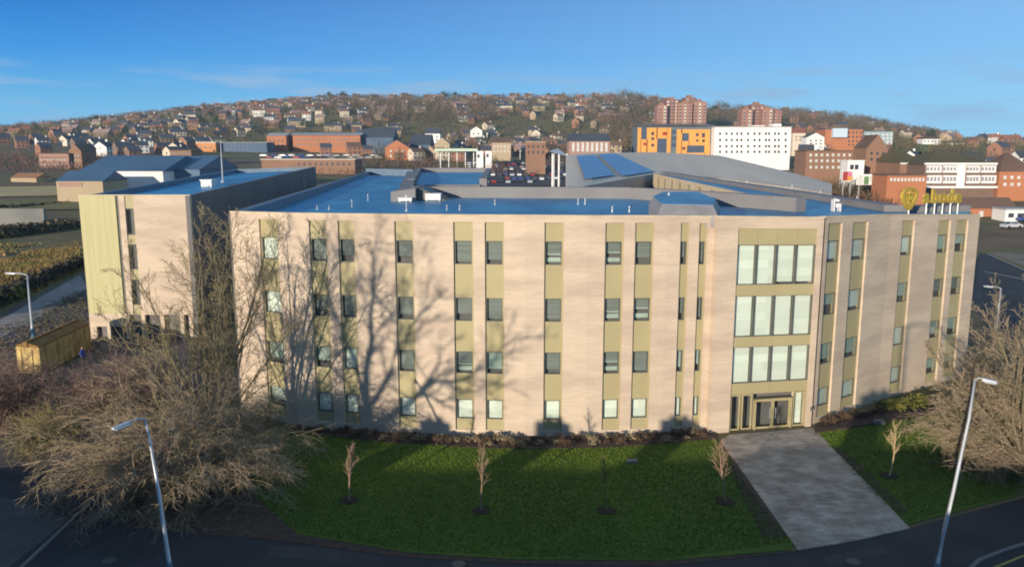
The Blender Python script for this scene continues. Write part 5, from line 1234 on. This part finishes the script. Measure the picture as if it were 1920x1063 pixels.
def zone(u, d):
    z = 'above the pinkish apartments' if u < 200 else 'above the blue warehouses' if u < 380 else 'above the blue offices' if u < 520 else 'above the long factory' if u < 740 else 'above the gabled brick house' if u < 860 else 'above the filling station' if u < 1000 else 'above the solar roof' if u < 1190 else 'around the tower blocks' if u < 1500 else 'right of the tower blocks'
    return ('low down ' if d < 560 else 'on the lower slope ' if d < 700 else 'halfway up ' if d < 860 else 'high up ' if d < 990 else 'on the ridge ')+z
def put_house(k, u, d, rz):
    global NH
    x = (u-960)/F*d*.99; z = G(x, d)
    for (a, c) in placed:
        if (a-x)**2+(c-d)**2 < 13**2: return
    placed.append((x, d)); lb = f'{PR[k][0]} house with {PR[k][1]} roof '+zone(u, d); NH += 1
    if not hu[k]: o = hp_[k]; hu[k] = 1; o.location = (x, d, z); o.rotation_euler = (0, 0, rz); tag(o, lb, 'house', 'houses on the hillside')
    else: dup(hp_[k], (x, d, z), rz, rnd.uniform(.7, .95), lb, 'houses on the hillside')
def cluster(n, u0, u1, d0, d1, ks, rz, jit=.15, skip=.35):
    for i in range(n):
        put_house(rnd.choice(ks), rnd.uniform(u0, u1), rnd.uniform(d0, d1), rz+rnd.gauss(0, jit))
for k in range(len(PR)): put_house(k, 300+k*70, 700+k*22, .1)
cluster(30, 330, 445, 860, 1040, [3, 4, 6, 7, 5, 2], .5)
cluster(34, 0, 360, 390, 560, [0, 2, 3, 0, 7], .9, .3)
cluster(34, 100, 420, 560, 760, [0, 2, 0, 7, 3, 9], .8, .3)
cluster(34, 440, 760, 640, 1080, [5, 6, 3, 9, 1], .1, .3)
cluster(30, 640, 1150, 950, 1085, [8, 6, 1, 8, 5], .05, .15)
cluster(34, 820, 1200, 480, 900, [1, 6, 8, 5, 0, 3], .3, .5)
cluster(24, 760, 1060, 420, 560, [0, 1, 3, 6, 5], .5, .5)
cluster(14, 1180, 1400, 500, 980, [1, 6, 8], .2, .4)
cluster(22, 1480, 1920, 400, 720, [1, 3, 5, 6, 0], .3, .5)
cluster(12, 1680, 1960, 240, 400, [1, 3, 5, 0], .3, .5)
cluster(14, 560, 1000, 430, 560, [1, 6, 0, 8], .1, .3)
cluster(60, 330, 1250, 620, 1085, [1, 5, 6, 8, 0, 3, 9, 2], .2, .4)
cluster(30, 0, 420, 560, 1000, [0, 2, 7, 3, 5, 6], .7, .4)
print('HOUSES', NH)
def many_houses(name, label, regs, seed):
    """rows past the three hundred houses that are built one by one"""
    r2 = random.Random(seed); b = MB(); ms = [HBK, HB2, WH, CR, TN, SL, BR, PKT, RT_, WIN]
    for (u0, u1, d0, d1, cnt) in regs:
        for i in range(cnt):
            u = r2.uniform(u0, u1); d = r2.uniform(d0, d1); x = (u-960)/F*d*.99
            if any((a-x)**2+(c-d)**2 < 121 for a, c in placed): continue
            placed.append((x, d)); z = G(x, d); w = r2.choice([7, 8, 9, 13])*.5; dp = 3.4; h = 4.8; an = r2.gauss(.2, .35); ca, sa = math.cos(an), math.sin(an)
            T = lambda X, Y, Z: (x+X*ca-Y*sa, d+X*sa+Y*ca, z+Z); wi = r2.choice([0, 1, 1, 2, 3, 4, 0]); ri = r2.choice([5, 6, 6, 7, 8, 5])
            b.hexa([T(-w, -dp, -3), T(w, -dp, -3), T(w, dp, -3), T(-w, dp, -3)], [T(-w, -dp, h), T(w, -dp, h), T(w, dp, h), T(-w, dp, h)], wi)
            b.add([T(-w-.3, -dp-.3, h), T(w+.3, -dp-.3, h), T(w+.3, dp+.3, h), T(-w-.3, dp+.3, h), T(-w-.3, 0, h+3), T(w+.3, 0, h+3)], [(0, 1, 5, 4), (2, 3, 4, 5), (0, 4, 3), (1, 2, 5), (3, 2, 1, 0)], ri)
            for k in range(max(2, int(w/1.4))):
                X = -w+2*w*(k+.5)/max(2, int(w/1.4))
                for Z in (1, 3.6): b.hexa([T(X-.55, -dp-.06, Z), T(X+.55, -dp-.06, Z), T(X+.55, -dp, Z), T(X-.55, -dp, Z)], [T(X-.55, -dp-.06, Z+1.2), T(X+.55, -dp-.06, Z+1.2), T(X+.55, -dp, Z+1.2), T(X-.55, -dp, Z+1.2)], 9)
            q = w*.5; b.hexa([T(q, -.5, h+1), T(q+.9, -.5, h+1), T(q+.9, .5, h+1), T(q, .5, h+1)], [T(q, -.5, h+4), T(q+.9, -.5, h+4), T(q+.9, .5, h+4), T(q, .5, h+4)], wi)
    tag(b.build(name, ms, None), label, 'houses', None, 'stuff')
many_houses('distant_housing', 'mass of small far off houses filling the upper hillside', [(330, 1250, 780, 1090, 190), (0, 400, 620, 1000, 70), (1200, 1900, 560, 1080, 45), (880, 1200, 440, 700, 45)], 909)

# ---- trees on the hill
def crown_mesh(b, rnd, w, h, n, base, mi, twiggy=True):
    lobes = [(rnd.gauss(0, w*.22), rnd.gauss(0, w*.22), base+(h-base)*rnd.uniform(.25, .8), rnd.uniform(.28, .5)*w) for _ in range(6)]
    for i in range(n):
        lx, ly, lz, lr = rnd.choice(lobes); v = Vector((rnd.gauss(0, 1), rnd.gauss(0, 1), rnd.gauss(0, 1))).normalized()*lr*rnd.uniform(.5, 1.0)
        c = Vector((lx, ly, lz))+v
        if twiggy:
            a = (v.normalized()+Vector((0, 0, .5))+Vector((rnd.gauss(0, .4), rnd.gauss(0, .4), rnd.gauss(0, .3)))).normalized()*rnd.uniform(.5, 1.1); e = a.cross(Vector((rnd.gauss(0, 1), rnd.gauss(0, 1), rnd.gauss(0, 1)))).normalized()*.13
            b.add([c-a*.5-e, c-a*.5+e, c+a], [(0, 1, 2)], mi)
        else:
            a = Vector((rnd.gauss(0, 1), rnd.gauss(0, 1), rnd.gauss(0, 1))).normalized()*.5; e = a.cross(Vector((rnd.gauss(0, 1), rnd.gauss(0, 1), 1))).normalized()*.35
            b.add([c-a, c+e, c+a, c-e], [(0, 1, 2, 3)], mi)
FT = [('bare_hill_tree', 'bare brown tree', mat('brown_far_twigs', (.14, .1, .065), .95, (.11, .08, .05), .02), 9, 10, 420, True), ('bare_hill_tree', 'bare olive brown tree', mat('olive_far_twigs', (.13, .11, .05), .95, (.1, .09, .04), .02), 10, 9, 420, True),
      ('bare_hill_tree', 'bare reddish brown tree', mat('red_far_twigs', (.16, .09, .065), .95, (.13, .075, .055), .02), 8, 9, 380, True), ('evergreen_tree', 'dark evergreen tree', mat('dark_far_needles', (.035, .055, .025), .95, (.05, .07, .03), .05), 7, 11, 380, False)]
fp = []
for i, (nm, lb, m, w, h, n, tw) in enumerate(FT):
    r2 = random.Random(200+i); b = MB(); b.tube([(0, 0, -1), (.1, 0, h*.4), (.2, .1, h*.75)], [.3, .2, .06], 5, mi=1)
    for k in range(6):
        a = r2.random()*6.28; b.tube([(0, 0, h*(.2+.06*k)), (math.cos(a)*w*.2, math.sin(a)*w*.2, h*(.45+.06*k)), (math.cos(a)*w*.35, math.sin(a)*w*.35, h*(.6+.06*k))], [.12, .08, .03], 4, mi=1, cap=False)
    crown_mesh(b, r2, w, h, n, h*.15, 0, tw); fp.append(b.build(nm, [m, BARK]))
fu = [0]*4; NT = 0; rnd = random.Random(303)
def put_tree(k, u, d, sc, where=None):
    global NT
    x = (u-960)/F*d*.99; z = G(x, d)
    for (a, c) in placed:
        if (a-x)**2+(c-d)**2 < 8**2: return
    lb = FT[k][1]+' '+(where or zone(u, d)); NT += 1
    if not fu[k]: o = fp[k]; fu[k] = 1; o.location = (x, d, z); o.scale = (sc, sc, sc); tag(o, lb, 'tree', 'trees on the hillside')
    else: dup(fp[k], (x, d, z), rnd.random()*6.28, (sc*rnd.uniform(.9, 1.2), sc, sc*rnd.uniform(.85, 1.15)), lb, 'trees on the hillside')
for (u, s, k) in [(622, 1.1, 3), (648, 1.2, 3), (833, 1.1, 3), (855, 1.0, 3), (1028, .9, 3), (1335, 1.0, 3), (985, .8, 0), (1150, 1.5, 0), (1165, 1.7, 0), (1180, 1.6, 1), (1195, 1.3, 0), (1560, 1.2, 0), (1573, 1.4, 0), (1725, 1.1, 0), (10, .9, 0), (50, .8, 1), (156, .9, 0), (205, .9, 3)]:
    put_tree(k, u, 1060 if u < 1300 else 900, s)
for i in range(95): put_tree(rnd.choice([0, 1, 1, 2, 3]), rnd.uniform(-20, 620), rnd.uniform(620, 1080), rnd.uniform(.6, 1.1))
for i in range(60): put_tree(rnd.choice([0, 1, 2]), rnd.uniform(620, 1200), rnd.uniform(560, 1080), rnd.uniform(.6, 1.1))
for i in range(60): put_tree(rnd.choice([0, 1, 1, 3]), rnd.uniform(1180, 1760), rnd.uniform(520, 1060), rnd.uniform(.7, 1.2))
for i in range(25): put_tree(rnd.choice([0, 1]), rnd.uniform(1500, 1930), rnd.uniform(260, 520), rnd.uniform(.6, .9))
for i in range(16): put_tree(1, rnd.uniform(1490, 1700), rnd.uniform(190, 240), rnd.uniform(.6, .85), 'beside the road in front of the brick shops')
for i in range(26): put_tree(rnd.choice([0, 1, 2]), rnd.uniform(700, 1180), rnd.uniform(330, 480), rnd.uniform(.5, .8))
for (u, v, sc, w_) in [(278, 345, .75, 'in front of the white warehouse gable'), (1500, 330, .8, 'by the road right of the white office block'), (1520, 335, .8, 'by the road left of the billboard'), (1460, 300, .8, 'in front of the white office block'), (1415, 296, .7, 'in front of the middle of the white office block'), (1385, 294, .5, 'in front of the left part of the white office block'), (78, 345, .5, 'at the left above the tan field'), (1545, 330, .8, 'left of the red billboard')]:
    p = on_ground(u, v)
    if p: put_tree(1, u, p.y, sc*.8, w_)
print('TREES', NT)
# woods: uncountable bare woodland on the slopes
def woods(label, regs, m, seed, n, sz=1.0, name='woodland'):
    r2 = random.Random(seed); b = MB()
    for (u0, u1, d0, d1, h, cnt) in regs:
        for i in range(cnt):
            u = r2.uniform(u0, u1); d = r2.uniform(d0, d1); x = (u-960)/F*d*.99; z0 = G(x, d); hh = h*r2.uniform(.5, 1.15)
            for k in range(10):
                c = Vector((x+r2.gauss(0, 1.7), d+r2.gauss(0, 1.7), z0+hh*r2.uniform(.2, 1))); a = Vector((r2.gauss(0, .45), r2.gauss(0, .45), 1)).normalized()*r2.uniform(.9, 1.9)*sz; e = a.cross(Vector((r2.gauss(0, 1), r2.gauss(0, 1), r2.gauss(0, .3)))).normalized()*.22*sz
                b.add([c-a*.6-e, c-a*.6+e, c+a], [(0, 1, 2)])
    o = b.build(name, m); tag(o, label, 'woodland', None, 'stuff')
woods('bare grey brown woodland across the upper slopes and ridge', [(600, 1200, 880, 1090, 8, 1500), (690, 930, 760, 930, 13, 1500), (-60, 420, 860, 1090, 9, 2400), (560, 700, 820, 950, 9, 500), (1120, 1240, 560, 1060, 12, 900), (430, 720, 980, 1090, 7, 500), (1180, 1500, 800, 1080, 9, 1100), (1480, 1790, 700, 1080, 9, 1300), (1100, 1250, 650, 1000, 10, 600)], FT[0][2], 401, 0)
woods('olive brown scrub between the hillside houses', [(-60, 700, 560, 1080, 7, 4600), (700, 1250, 500, 1080, 7, 4200), (1250, 1700, 480, 900, 5, 1100), (1650, 1990, 420, 1080, 5, 900)], FT[1][2], 402, 0, .9, 'scrub')
woods('low brown bushes round the car parks and roads', [(500, 1060, 320, 420, 3, 420), (1490, 1700, 185, 235, 4.5, 500), (1500, 1900, 230, 300, 3.5, 420), (-60, 300, 300, 400, 4, 420)], FT[2][2], 403, 0, .6, 'scrub')

# the air between here and the hill
b = MB(); b.box(-2700, 2700, -2700, 2700, -3, 150); hz = b.build('haze', []); tag(hz, 'thin pale blue haze over the town and hillside', 'haze', None, 'stuff')
hm = bpy.data.materials.new('haze_air'); hm.use_nodes = True; t = hm.node_tree; t.nodes.clear()
pv = N(t, 'ShaderNodeVolumePrincipled'); pv.inputs['Color'].default_value = (.5, .78, 1, 1); pv.inputs['Density'].default_value = .00012; pv.inputs['Anisotropy'].default_value = 0
oo = N(t, 'ShaderNodeOutputMaterial'); t.links.new(pv.outputs[0], oo.inputs['Volume']); hz.data.materials.append(hm)
